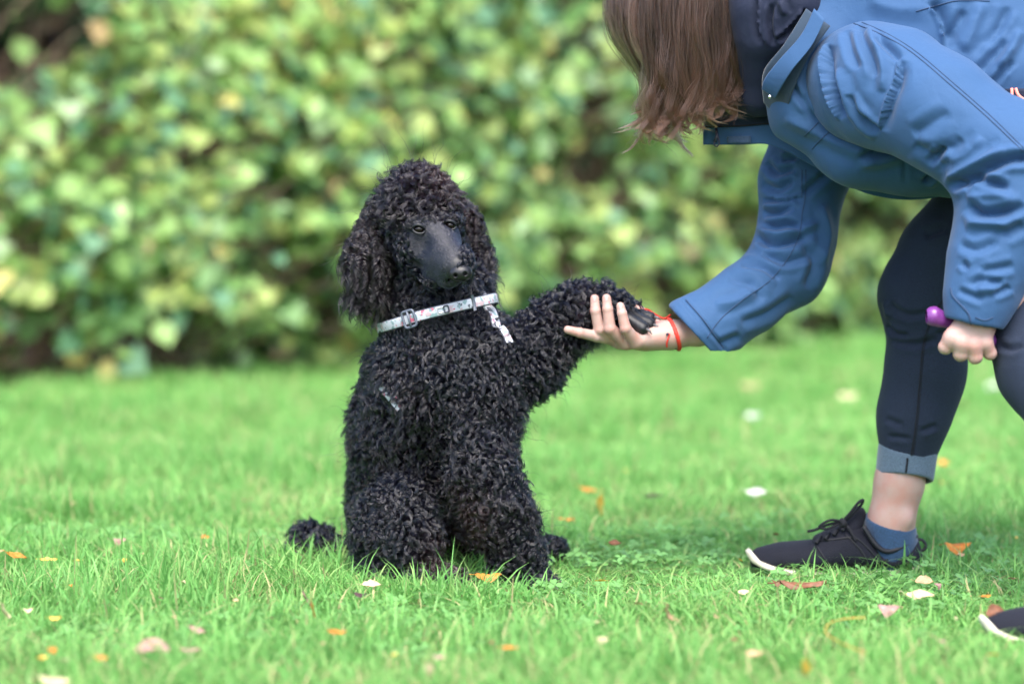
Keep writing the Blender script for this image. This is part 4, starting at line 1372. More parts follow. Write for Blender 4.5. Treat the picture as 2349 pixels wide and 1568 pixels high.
def torso_fn(P):
    d = chain(P, [(W(1905, 150, -.01), .118), (W(2060, 195, -.01), .142), (W(2250, 190, 0), .170), (W(2560, 190, 0), .175)], .05, 1.15)
    d = smin(d, chain(P, [(W(1925, 20, .0), .125), (W(2100, 40, 0), .165), (W(2500, 60, 0), .18)], .05, 1.05), .03)
    d = smin(d, chain(P, [(W(1840, 120, -.09), .05), (W(1850, 240, -.10), .045), (W(1960, 340, -.10), .05), (W(2080, 362, -.09), .042), (W(2180, 370, -.08), .04)], .03), .05)
    # hem of the near front, hanging to an edge
    d = smin(d, chain(P, [(W(1805, 290, -.075), .016), (W(1850, 308, -.085), .013), (W(1900, 345, -.09), .012), (W(1985, 385, -.09), .013), (W(2110, 408, -.08), .013), (W(2210, 405, -.06), .012)], .01), .035)
    # neck opening
    d = -smin(-d, ell(P, W(1755, 60, -.02), (.075, .12, .10)), .02)
    return d
ST_T = [([Z(560, 830), Z(700, 882), Z(850, 895)], 11, -9), ([Z(650, 1032), Z(760, 992), Z(890, 968)], 9, -6), ([Z(640, 1080), Z(800, 1060), Z(930, 1020)], 12, 4),
        ([Z(942, 1010), Z(948, 1200)], 5, -3), ([Z(1070, 1195), Z(1165, 1105)], 8, -8), ([Z(330, 430), Z(292, 560), Z(310, 670)], 6, -3),
        ([Z(180, 520), Z(300, 690), Z(390, 800)], 8, -5), ([Z(160, 770), Z(330, 850), Z(560, 960), Z(760, 1040)], 14, 4), ([Z(300, 680), Z(500, 800), Z(700, 850)], 12, 4),
        ([Z(1105, 30), Z(1160, 100), Z(1195, 200), Z(1210, 330)], 10, -11, -1), ([Z(1340, 70), Z(1290, 160), Z(1240, 260)], 12, -6), ([Z(1450, 20), Z(1390, 200), Z(1330, 330)], 16, 6),
        ([Z(1620, 50), Z(1560, 180), Z(1480, 300)], 12, -6), ([Z(1600, 260), Z(1520, 370), Z(1430, 480)], 12, -7), ([Z(1700, 200), Z(1640, 330), Z(1560, 440)], 12, 6), ([Z(1650, 400), Z(1580, 480), Z(1510, 570)], 7, -6),
        ([Z(700, 0), Z(900, 60), Z(1100, 50)], 20, 3), ([Z(350, 350), Z(400, 500), Z(380, 650)], 10, 4)]
_, BT = cloth('torso_shell', torso_fn, (.26, -.27, .44), (1.0, .27, 1.04), .0038, ST_T, M_jacket, jacket, seed=3)

def sleeveL_fn(P):
    d = chain(P, [(W(1992, 190, -.155), .092), (W(2050, 205, -.205), .086), (W(2150, 255, -.262), .078), (W(2330, 385, -.315), .084), (W(2318, 500, -.335), .074), (W(2272, 605, -.352), .056), (W(2246, 690, -.365), .0435), (W(2234, 737, -.372), .037)], .03)
    cut = (P - W(2232, 742, -.372)) @ (np.array((-.22, 0, -1.0)) / 1.024)
    d = -smin(-d, -cut, .003)
    inner = chain(P, [(W(2250, 690, -.365), .0395), (W(2232, 760, -.372), .0335)], .01)
    return -smin(-d, inner, .003)
ST_L = [([Z(440, 290), Z(415, 430), Z(450, 600), Z(520, 780)], 9, -12, -1), ([Z(915, 390), Z(890, 520), Z(830, 680), Z(785, 850)], 9, -9, -1), ([Z(580, 620), Z(620, 720), Z(700, 810), Z(780, 860)], 9, -8),
        ([Z(570, 200), Z(590, 330), Z(640, 450)], 11, -5), ([Z(640, 170), Z(720, 350), Z(760, 500)], 11, -5), ([Z(760, 250), Z(850, 320), Z(915, 390)], 9, -6), ([Z(690, 200), Z(800, 420), Z(800, 600)], 14, 5),
        ([Z(500, 450), Z(560, 640), Z(680, 780)], 14, 5), ([Z(1100, 1065), Z(1170, 1000), Z(1190, 960)], 9, -7), ([Z(1290, 1200), Z(1420, 1130), Z(1600, 1050), Z(1725, 1035)], 12, -11, 0, True),
        ([Z(1230, 1150), Z(1400, 1070), Z(1600, 980)], 16, 5), ([Z(1340, 1232), Z(1400, 1172), Z(1500, 1190), Z(1620, 1225)], 10, -8), ([Z(1360, 1340), Z(1450, 1400), Z(1600, 1390), Z(1725, 1340)], 12, -10),
        ([Z(1350, 1290), Z(1480, 1280), Z(1650, 1290)], 13, 5), ([Z(1340, 1480), Z(1480, 1450), Z(1640, 1480)], 13, 4),
        ([Z(1230, 730), Z(1100, 820), Z(1000, 880)], 16, -4), ([Z(1310, 900), Z(1250, 960), Z(1130, 990)], 14, -4), ([Z(1000, 950), Z(1100, 1000), Z(1220, 1100)], 14, -4), ([Z(1450, 900), Z(1360, 1000), Z(1240, 1060)], 14, 4),
        ([Z6(1180, 120), Z6(1350, 85), Z6(1510, 55)], 10, -4), ([Z6(1080, 250), Z6(1200, 190), Z6(1330, 215), Z6(1395, 220)], 9, -4.5), ([Z6(960, 295), Z6(1080, 345), Z6(1215, 395)], 8, -3.5), ([Z6(1000, 20), Z6(1060, 90)], 8, -4), ([Z6(1300, 340), Z6(1420, 290), Z6(1470, 260)], 8, -4), ([Z6(1150, 290), Z6(1330, 290)], 9, 4),
        ([(2200, 560), (2240, 572), (2290, 552)], 11, -4), ([(2300, 540), (2349, 515)], 14, -5)]
_, BL = cloth('sleeve', sleeveL_fn, (.40, -.45, .36), (.95, -.03, .98), .0028, ST_L, M_jacket, jacket, seed=9)

def sleeveR_fn(P):
    d = chain(P, [(W(1895, 280, .13), .085), (W(1840, 420, .115), .062), (W(1828, 540, .095), .058), (W(1806, 615, .075), .056), (W(1710, 688, .035), .050), (W(1640, 738, .012), .0495), (W(1585, 766, .002), .056)], .03)
    ax = W(1590, 762, 0) - W(1700, 700, .03); ax /= np.linalg.norm(ax)
    nrm = np.array((-.755, 0, -.655)); nrm /= np.linalg.norm(nrm)
    nrm = (W(1535, 703, 0) - W(1637, 818, 0)); nrm = np.array((nrm[2], 0, -nrm[0])); nrm /= np.linalg.norm(nrm)
    if nrm[0] > 0: nrm = -nrm
    cut = (P - W(1586, 760, 0)) @ nrm
    d = -smin(-d, -cut, .003)
    inner = chain(P, [(W(1660, 722, .02), .044), (W(1560, 784, 0), .0525)], .01)
    return -smin(-d, inner, .003)
ST_R = [([Y4(1215, 1060), Y4(1290, 1130), Y4(1400, 1090)], 9, -7), ([Y4(1320, 1050), Y4(1420, 1020)], 8, -5), ([Y4(1190, 1200), Y4(1300, 1235), Y4(1390, 1160)], 9, -6), ([Y4(1200, 1290), Y4(1330, 1302), Y4(1450, 1275)], 6, -5, 1),
        ([Y4(1200, 1400), Y4(1300, 1385), Y4(1390, 1330)], 9, -7), ([Y4(1195, 1490), Y4(1350, 1468), Y4(1450, 1500)], 9, -7), ([Y4(1200, 1345), Y4(1320, 1345), Y4(1420, 1310)], 9, 4), ([Y4(1460, 1260), Y4(1560, 1180), Y4(1640, 1110)], 10, -5),
        ([(1737, 545), (1775, 562), (1850, 545)], 9, -7), ([(1735, 520), (1790, 540), (1880, 510)], 10, 5), ([(1750, 580), (1800, 600), (1860, 585)], 10, -5), ([(1885, 470), (1900, 540), (1880, 610)], 12, 4), ([(1700, 605), (1750, 612), (1790, 640)], 9, -5),
        ([(1670, 640), (1720, 650), (1750, 690)], 12, -4), ([(1640, 700), (1690, 690), (1740, 660)], 12, 4), ([(1700, 740), (1760, 720), (1820, 680)], 12, -4), ([(1650, 790), (1700, 770)], 10, -4), ([(1840, 560), (1870, 600), (1850, 660)], 12, -5), ([(1570, 692), (1612, 740), (1662, 800)], 5, -2, 0, True)]
_, BR = cloth('sleeve', sleeveR_fn, (.23, -.07, .36), (.50, .25, .72), .0028, ST_R, M_jacket, jacket, seed=15)

def seam(bvh, pl, r=.0009, n=50, m=None, parent=None, name='seam', off=.0003):
    C = drape(bvh, pl, n, off)
    if len(C) < 4: return
    keep = [0] + [i for i in range(1, len(C)) if np.linalg.norm(C[i] - C[i - 1]) < .02]
    C = C[keep]
    V, F = tube(C, r, 6)
    return obj_vf(name, V, F, m or M_seam, parent or jacket)
# shoulder seam, sleeve seam and yoke of the near side
seam(BL, [Z(250, 770), Z(285, 600), Z(300, 470), Z(360, 310), Z(440, 210), Z(600, 140), Z(750, 85), Z(900, 70)], .0010)
seam(BL, [Z(600, 150), Z(800, 230), Z(1000, 350), Z(1250, 560), Z(1500, 780), Z(1720, 990)], .0009)
seam(BL, [Z(620, 130), Z(815, 213), Z(1015, 335), Z(1265, 545), Z(1515, 765), Z(1720, 965)], .0007)
seam(BT, [Z(1020, 75), Z(1180, 30), Z(1300, 5), Z(1500, 8)], .0010)
seam(BT, [Z(380, 800), Z(330, 850), Z(290, 890)], .0008)
seam(BT, [Z(460, 855), Z(400, 910), Z(340, 975)], .0008)
seam(BR, [Y4(1475, 1110), Y4(1470, 1290), Y4(1450, 1400), Y4(1440, 1500), (1818, 575), (1770, 640), (1700, 690), (1650, 735), (1622, 775)], .0008, 70)
seam(BR, [Y4(1450, 1110), Y4(1448, 1290)], .0008)
seam(BR, [(1574, 688), (1615, 735), (1660, 798)], .0010)
seam(BL, [Z6(890, 270), Z6(910, 350), Z6(990, 440), Z6(1060, 520), Z6(1085, 610), Z6(1092, 700)], .0014)
seam(BL, [Z6(1130, 560), Z6(1220, 590), Z6(1300, 560)], .0010)
q = drape(BL, [Z6(1030, 610), Z6(1032, 665)], 6, .0012)
if len(q) > 2: V, F = tube(q, .0018, 6); obj_vf('cuff_tag', V, F, mat('pink_thread', (.75, .42, .40), .7), jacket)

def loft(rows, th, n=28, bulge=0.0, m=None, name='panel', parent=None):
    """a cloth sheet through rows of plan points (px, py, depth); th thickness"""
    G = np.stack([spline(np.array([W(*p) for p in row]), n) for row in rows])
    k = 10
    G = np.stack([spline(G[:, j], k) for j in range(n)], 1)
    if bulge:
        u = np.linspace(0, 1, k)[:, None]; v = np.linspace(0, 1, n)[None]
        G[..., 1] += bulge * np.sin(u * 3.1) * np.sin(v * 19 + 1) * .5
    V1 = G.reshape(-1, 3); V2 = V1 + (0, th, 0)
    F = []
    N = k * n
    for i in range(k - 1):
        for j in range(n - 1):
            a = i * n + j
            F.append((a, a + 1, a + n + 1, a + n)); F.append((N + a, N + a + n, N + a + n + 1, N + a + 1))
    rim = [j for j in range(n)] + [i * n + n - 1 for i in range(1, k)] + [(k - 1) * n + j for j in range(n - 2, -1, -1)] + [i * n for i in range(k - 2, 0, -1)]
    for a, b in zip(rim, rim[1:] + rim[:1]): F.append((b, a, N + a, N + b))
    return obj_vf(name, np.concatenate([V1, V2]), F, m or M_jacket, parent or jacket)
# far front: inner face, then the placket that carries the zip
loft([[(1618, 215, .03), (1700, 225, .02), (1790, 215, .0), (1880, 240, -.02), (1990, 280, -.02), (2150, 300, -.02), (2230, 300, -.02)],
      [(1614, 292, .02), (1700, 292, .012), (1790, 287, .0), (1880, 325, -.02), (1990, 390, -.02), (2120, 420, -.02), (2230, 405, -.02)]], .006, m=M_jacket_in, name='front_facing', bulge=.006)
loft([[(1613, 288, .010), (1700, 290, .0), (1790, 286, -.01), (1870, 322, -.03), (1985, 385, -.03), (2110, 412, -.03), (2230, 398, -.03)],
      [(1613, 332, .012), (1700, 332, .002), (1770, 333, -.006), (1850, 372, -.02), (1970, 437, -.02), (2070, 458, -.02), (2160, 450, -.02), (2230, 420, -.02)]], .005, name='placket', bulge=.004)
V, F = tube(spline([W(1617, 292, .006), W(1700, 289, -.003), W(1760, 284, -.009), W(1800, 290, -.015)], 30), .0014, 6); obj_vf('zip', V, F, M_thread, jacket)
V, F = merge([tube([W(1642, 294, .0), W(1645, 312, -.003), W(1640, 326, -.002)], [.0025, .003, .0035], 6), tube(spline([W(1646, 310, -.004), W(1638, 330, -.004), W(1644, 336, -.004), W(1650, 328, -.004), W(1646, 310, -.004)], 14), .0012, 5)])
obj_vf('zip_pull', V, F, M_bead, jacket)
loft([[(1668, 313, -.004), (1722, 312, -.010)], [(1668, 328, -.004), (1722, 328, -.010)]], .002, n=6, m=cloth_mat('velcro', (.03, .06, .12), weave=300, wb=1.5), name='velcro_patch')
# collar: a folded strip standing away from the neck, with a snap
loft([[(1868, 20, -.185), (1838, 80, -.185), (1790, 135, -.175), (1755, 180, -.155), (1748, 205, -.14)],
      [(1892, 45, -.200), (1862, 105, -.200), (1818, 160, -.190), (1790, 205, -.165), (1779, 226, -.145)]], .006, name='collar', n=24)
loft([[(1850, 20, -.16), (1800, 100, -.165), (1752, 165, -.14), (1752, 235, -.10)],
      [(1905, 60, -.175), (1850, 140, -.175), (1812, 230, -.15), (1800, 290, -.10)]], .006, name='collar_stand', n=24, m=M_jacket_in)
V, F = surf(lambda P: ell(P, W(1766, 222, -.155), (.003, .002, .003)), W(1766, 222, -.155) - .006, W(1766, 222, -.155) + .006, .0008, .002); link('snap', mesh_np('snap', V, F, [M_metal]), jacket)
# pocket with its coral draw cord
V, F = merge([tube(spline([W(2321, 203, -.245), W(2325, 228, -.25), W(2352, 244, -.25), W(2375, 240, -.24)], 16), .0024, 7), tube(spline([W(2330, 203, -.248), W(2338, 221, -.252), W(2360, 232, -.25), W(2380, 228, -.24)], 16), .0024, 7)])
loft([[(2286, 206, -.215), (2330, 203, -.225), (2400, 206, -.225)], [(2330, 260, -.215), (2360, 290, -.225), (2430, 330, -.225)]], .004, n=14, m=M_navy, name='pocket_lining')
obj_vf('draw_cord', V, F, M_coral, jacket)
# navy hood lining bunched at the neck
def hood_fn(P):
    d = chain(P, [(W(1722, -60, -.06), .04), (W(1748, 20, -.075), .045), (W(1752, 85, -.07), .040), (W(1746, 140, -.05), .030), (W(1742, 215, -.02), .036)], .02)
    d = smin(d, chain(P, [(W(1800, -60, -.09), .045), (W(1815, 10, -.10), .045), (W(1795, 65, -.10), .035)], .02), .02)
    return smin(d, cone(P, W(1720, -60, .06), W(1790, 60, .08), .05, .06), .03)
cloth('hood', hood_fn, (W(1660, 0, 0)[0], -.17, W(1700, 290, 0)[2]), (W(1880, 0, 0)[0], .17, 1.0), .003,
      [([(1742, -5), (1738, 50), (1752, 100)], 6, -5, 1), ([(1770, 10), (1765, 60), (1775, 105)], 7, -6), ([(1800, 70), (1825, 45), (1845, 20)], 7, -6, 1), ([(1780, 95), (1805, 80), (1835, 62)], 6, -5), ([(1790, 0), (1800, 35)], 8, 4)], M_navy, jacket, seed=23)

# ---- jeans
jeans = link('jeans', bpy.data.meshes.new('jeans'), person)
def legR_fn(P):
    d = chain(P, [(W(2480, 250, .09), .100), (W(2290, 450, .095), .083), (W(2175, 590, .1), .074), (W(2123, 690, .1), .0650), (W(2126, 765, .1), .0560), (W(2118, 850, .1), .0545), (W(2096, 950, .1), .0525), (W(2080, 1050, .1), .0440)], .03)
    d = smin(d, ell(P, W(2078, 662, .09), (.034, .038, .044)), .03)
    d = smin(d, ell(P, W(2138, 850, .105), (.048, .05, .075)), .03)
    cut = (P - W(2080, 1062, .1)) @ np.array((0, 0, -1.))
    return np.maximum(d, cut)
for n_ in list(M_jeans.node_tree.nodes) + list(M_shoe.node_tree.nodes) + list(M_cuff.node_tree.nodes) + list(M_sock.node_tree.nodes):
    if n_.type == 'MAP_RANGE': n_.inputs['To Min'].default_value = .35; n_.inputs['To Max'].default_value = 1.7
_, BJ = cloth('leg', legR_fn, (.48, -.06, .03), (.98, .26, .70), .0036,
              [([(2034, 745), (2052, 764), (2085, 770)], 6, -5), ([(2030, 690), (2040, 730)], 8, 3), ([(2150, 770), (2185, 755)], 8, -4), ([(2140, 735), (2190, 715)], 8, -4), ([(2170, 620), (2205, 600)], 9, -3), ([(2040, 700), (2080, 722), (2130, 718)], 8, -3), ([(2045, 780), (2100, 790), (2150, 775)], 8, -4), ([(2120, 540), (2170, 520)], 10, -4), ([(2030, 960), (2070, 975)], 7, -2.5), ([(2110, 990), (2150, 975)], 7, -3), ([(2035, 1000), (2090, 1006)], 6, -2.5)], M_jeans, jeans, seed=31, noise=.0012)
C1 = [(2216, 636), (2178, 672), (2140, 720), (2118, 790), (2110, 870), (2102, 960), (2090, 1045)]
seam(BJ, C1, .0011, 60, M_thread, jeans, 'seam')
seam(BJ, [(x + 4, y + 1) for x, y in C1], .0006, 60, M_thread, jeans, 'stitching')
def legL_fn(P):
    return chain(P, [(W(2560, 300, -.1), .100), (W(2460, 500, -.20), .080), (W(2350, 730, -.30), .0610), (W(2390, 850, -.36), .058), (W(2480, 1000, -.45), .055), (W(2600, 1220, -.57), .045)], .03)
cloth('leg', legL_fn, (.64, -.68, .10), (1.08, .02, .68), .0045, [([(2290, 790), (2320, 800), (2345, 790)], 8, -4)], M_jeans, jeans, seed=33, noise=.0012)
# turned-up cuff with its lighter reverse
def cuffR(P):
    a, b = W(2084, 1017, .1), W(2074, 1098, .1)
    ax = (b - a) / np.linalg.norm(b - a); t = (P - a) @ ax; L_ = np.linalg.norm(b - a)
    r = np.sqrt((((P - a) - t[:, None] * ax) ** 2).sum(1))
    R_ = .0462 - .028 * (t + 0) 
    tilt = (P[:, 1] - .1) * .28
    d = np.abs(r - R_ + .0012) - .0022
    return np.maximum(d, np.maximum(-(t) - tilt, t - L_ - tilt * 1.0))
V, F = surf(cuffR, (.50, .03, .08), (.70, .17, .26), .0019, .004); V = smooth_mesh(V, F, 2, .5)
V = V + normals(V, F) * (grid_noise(V, .03, 60) * .0012)[:, None]
cuff = link('cuff', mesh_np('cuff', V, F, [M_cuff]), jeans)
BC = BVHTree.FromPolygons([tuple(v) for v in V.tolist()], [tuple(f) for f in F.tolist()])
seam(BC, [(2082, 1050), (2079, 1075), (2075, 1108)], .0018, 16, M_thread, jeans, 'cuff_seam')

# ---- sock and shoe
def sock_fn(P):
    d = chain(P, [(W(2036, 1150, .1), .0375), (W(2040, 1205, .1), .0385), (W(2046, 1245, .1), .039), (W(2030, 1285, .1), .038)], .01, .95)
    cut = (P - W(2036, 1192, .1)) @ (np.array((.20, -.25, 1.)) / 1.05)
    return np.maximum(d, cut)
V, F = surf(sock_fn, (.46, .03, .0), (.66, .17, .16), .0022, .004); V = smooth_mesh(V, F, 2, .4)
sock = link('sock', mesh_np('sock', V, F, [M_sock]), person)

def make_shoe():
    """left-pointing trainer; root at the toe tip on the ground"""
    ox = W(1711, 1321, .1)
    root = link('shoe', bpy.data.meshes.new('shoe'), person)
    y0 = .1
    def sx(px_): return W(px_, 1300, y0)[0]
    def sz(py_): return W(1900, py_, y0)[2]
    # stations: px, top row, half width, depth centre
    st = [(1722, 1266, .012), (1735, 1256, .023), (1760, 1249, .034), (1790, 1242, .041), (1830, 1239, .0455), (1868, 1236, .047), (1900, 1216, .046), (1935, 1199, .0435), (1962, 1198, .041), (1985, 1214, .039), (2012, 1250, .037), (2040, 1266, .036), (2075, 1252, .034), (2096, 1232, .030), (2108, 1240, .022), (2114, 1262, .012)]
    px_ = np.array([s[0] for s in st]); tp = np.array([s[1] for s in st]); hw = np.array([s[2] for s in st])
    n = 56; xs = np.linspace(1722, 2114, n)
    m = 22; V, F = [], []
    for x in xs:
        t = sz(np.interp(x, px_, tp)); w = np.interp(x, px_, hw); zb = .012
        cz = zb + (t - zb) * .35
        for k in range(m):
            a = 2 * math.pi * k / m
            ca, sa = math.cos(a), math.sin(a)
            e = .72
            yy = math.copysign(abs(ca) ** e, ca) * w * (1 - .18 * max(sa, 0))
            zz = cz + (math.copysign(abs(sa) ** .85, sa) * ((t - cz) if sa > 0 else (cz - zb)))
            V.append((sx(x), y0 + yy - .004 * math.sin((x - 1711) / 400 * 3), zz))
    for i in range(n - 1):
        for k in range(m): F.append((i * m + k, i * m + (k + 1) % m, (i + 1) * m + (k + 1) % m, (i + 1) * m + k))
    F.append(tuple(range(m))[:4]); V = np.array(V)
    F2 = [f for f in F if len(f) == 4]
    V = np.vstack([V, V[:m].mean(0), V[-m:].mean(0)])
    c0, c1 = len(V) - 2, len(V) - 1
    for k in range(m): F2.append((c0, (k + 1) % m, k, k)); F2.append((c1, (n - 1) * m + k, (n - 1) * m + (k + 1) % m, (n - 1) * m + (k + 1) % m))
    up = obj_vf('upper', V, F2, M_shoe, root)
    bv = BVHTree.FromPolygons([tuple(v) for v in V.tolist()], [tuple(dict.fromkeys(f)) for f in F2])
    # sole
    so_t = [(1711, 1268, .010, 1262), (1720, 1285, .024, 1258), (1740, 1296, .037, 1280), (1775, 1308, .046, 1293), (1830, 1317, .050, 1302), (1900, 1322, .047, 1306), (1970, 1322, .041, 1304), (2040, 1322, .039, 1300), (2085, 1320, .035, 1296), (2108, 1312, .026, 1290), (2118, 1298, .014, 1286)]
    sp = np.array(so_t, float); xs = np.concatenate([np.linspace(1711, 1740, 8), np.linspace(1750, 2085, 22), np.linspace(2092, 2118, 7)])
    V, F = [], []
    k = 14
    for x in xs:
        zb = max(sz(np.interp(x, sp[:, 0], sp[:, 1])), .0); zt = sz(np.interp(x, sp[:, 0], sp[:, 3])); w = np.interp(x, sp[:, 0], sp[:, 2]) + .002
        for j in range(k):
            a = 2 * math.pi * (j + .5) / k; ca, sa = math.cos(a), math.sin(a)
            V.append((sx(x), y0 + math.copysign(abs(ca) ** .3, ca) * w, (zb + zt) / 2 + math.copysign(abs(sa) ** .45, sa) * (zt - zb) / 2))
    nn = len(xs)
    for i in range(nn - 1):
        for j in range(k): F.append((i * k + j, i * k + (j + 1) % k, (i + 1) * k + (j + 1) % k, (i + 1) * k + j))
    V = np.vstack([V, np.mean(V[:k], 0), np.mean(V[-k:], 0)])
    for j in range(k): F.append((len(V) - 2, (j + 1) % k, j, j)); F.append((len(V) - 1, (nn - 1) * k + j, (nn - 1) * k + (j + 1) % k, (nn - 1) * k + (j + 1) % k))
    obj_vf('sole', V, F, M_sole, root)
    # collar rim, overlays
    rim = spline([W(1980, 1206, .066), W(2010, 1250, .062), W(2038, 1264, .062), W(2076, 1250, .068), W(2097, 1232, .085), W(2101, 1229, .1), W(2097, 1232, .118), W(2070, 1248, .135), W(2038, 1258, .138), W(2005, 1244, .136), W(1984, 1212, .128)], 50)
    V, F = tube(rim, .0042, 7); obj_vf('collar', V, F, M_shoe2, root)
    def ov(pl, r, nm='overlay'):
        C = drape(bv, pl, 26, .0006)
        if len(C) > 3: V, F = tube(C, r, 6); obj_vf(nm, V, F, M_shoe2, root)
    ov([(1868, 1242), (1920, 1236), (1960, 1233), (1990, 1256), (2020, 1290)], .0017)
    ov([(1940, 1226), (1975, 1262), (1995, 1300)], .0015)
    ov([(2098, 1250), (2060, 1274), (2010, 1290)], .0015)
    ov([(1864, 1240), (1880, 1262), (1905, 1300)], .0013)
    # tongue, eyelets and laces
    tg = surf(lambda P: smin(cone(P, W(1968, 1178, .1), W(1950, 1215, .098), .013, .016, 1.5), cone(P, W(1950, 1215, .098), W(1880, 1240, .098), .016, .012, 1.5), .01), W(1860, 1270, .04), W(1990, 1150, .16), .003, .004)
    link('tongue', mesh_np('tongue', smooth_mesh(tg[0], tg[1], 1), tg[1], [M_shoe], True), root)
    def lace(pts, r=.0026):
        V, F = tube(spline([W(*p) for p in pts], max(8, len(pts) * 6)), r, 7); obj_vf('lace', V, F, M_lace, root)
    for x, y in ((1878, 1235), (1898, 1226), (1918, 1216), (1938, 1206)):
        lace([(x - 6, y + 10, .062), (x, y, .070), (x + 6, y - 8, .1), (x + 2, y - 2, .130)], .0030)
    lace([(1932, 1196, .070), (1900, 1202, .064), (1870, 1214, .062), (1852, 1218, .064)], .0024)
    lace([(1932, 1196, .070), (1950, 1176, .066), (1968, 1153, .064), (1979, 1146, .068), (1975, 1158, .072), (1950, 1185, .074), (1934, 1197, .074)], .0024)
    lace([(1932, 1196, .070), (1905, 1192, .058), (1880, 1206, .056), (1896, 1212, .06), (1930, 1198, .068)], .0022)
    lace([(1928, 1192, .066), (1936, 1200, .062), (1930, 1206, .068)], .0050)
    lace([(1935, 1198, .068), (1950, 1215, .060), (1962, 1238, .056), (1958, 1232, .060)], .0022)
    V, F = tube(spline([W(2098, 1236, .1), W(2116, 1238, .1), W(2124, 1252, .1), W(2116, 1262, .1), W(2106, 1262, .1)], 14), [.0028] * 14, 6); obj_vf('pull_tab', V, F, M_shoe2, root)
    return root
shoe = make_shoe()
sh2 = shoe.copy(); COL.objects.link(sh2)
bpy.context.view_layer.update()
dv = Vector(W(2247, 1440, -.62)) - Vector(W(1711, 1268, .1)); dv.z = -.004
for ch in list(shoe.children):
    c2 = ch.copy(); COL.objects.link(c2); c2.parent = sh2; c2.matrix_parent_inverse = ch.matrix_parent_inverse.copy()
sh2.matrix_basis = Matrix.Translation(dv) @ shoe.matrix_basis

# ---- bracelet
bracelet = link('bracelet', bpy.data.meshes.new('bracelet'), person)
cc, ca_ = W(1546, 765, .002), .0
loop = []
axw = W(1600, 758, .006) - W(1530, 766, .002); axw /= np.linalg.norm(axw)
u_ = np.array((0, 1., 0)); u_ -= axw * (u_ @ axw); u_ /= np.linalg.norm(u_); v_ = np.cross(axw, u_)
v_ = v_ if v_[2] > 0 else -v_
for a in np.linspace(0, 2 * math.pi, 49)[:-1]:
    loop.append(cc + u_ * math.cos(a) * .0320 + v_ * math.sin(a) * .0235 - axw * .005 * math.sin(a) + (0, 0, -.001))
V, F = tube(loop, [.0030 + .0006 * (i % 2) for i in range(48)], 8, close=True); obj_vf('braid', V, F, M_red, bracelet)
V, F = tube(spline([W(1538, 722, .02), W(1524, 730, .03), W(1505, 722, .028), W(1488, 711, .024), W(1479, 709, .018)], 24), .0016, 6); obj_vf('cord', V, F, M_red, bracelet)
V, F = tube(spline([W(1536, 765, -.032), W(1533, 775, -.033), W(1530, 785, -.032), W(1530, 796, -.028)], 10), .0014, 6); obj_vf('cord', V, F, M_red, bracelet)
V, F = tube(spline([W(1549, 797, -.012), W(1552, 796, -.014)], 6), .0030, 8); obj_vf('bead', V, F, M_bead, bracelet)
V, F = tube(spline([W(1530, 764, -.034), W(1532, 768, -.034)], 5), .0022, 8); obj_vf('bead', V, F, M_bead, bracelet)

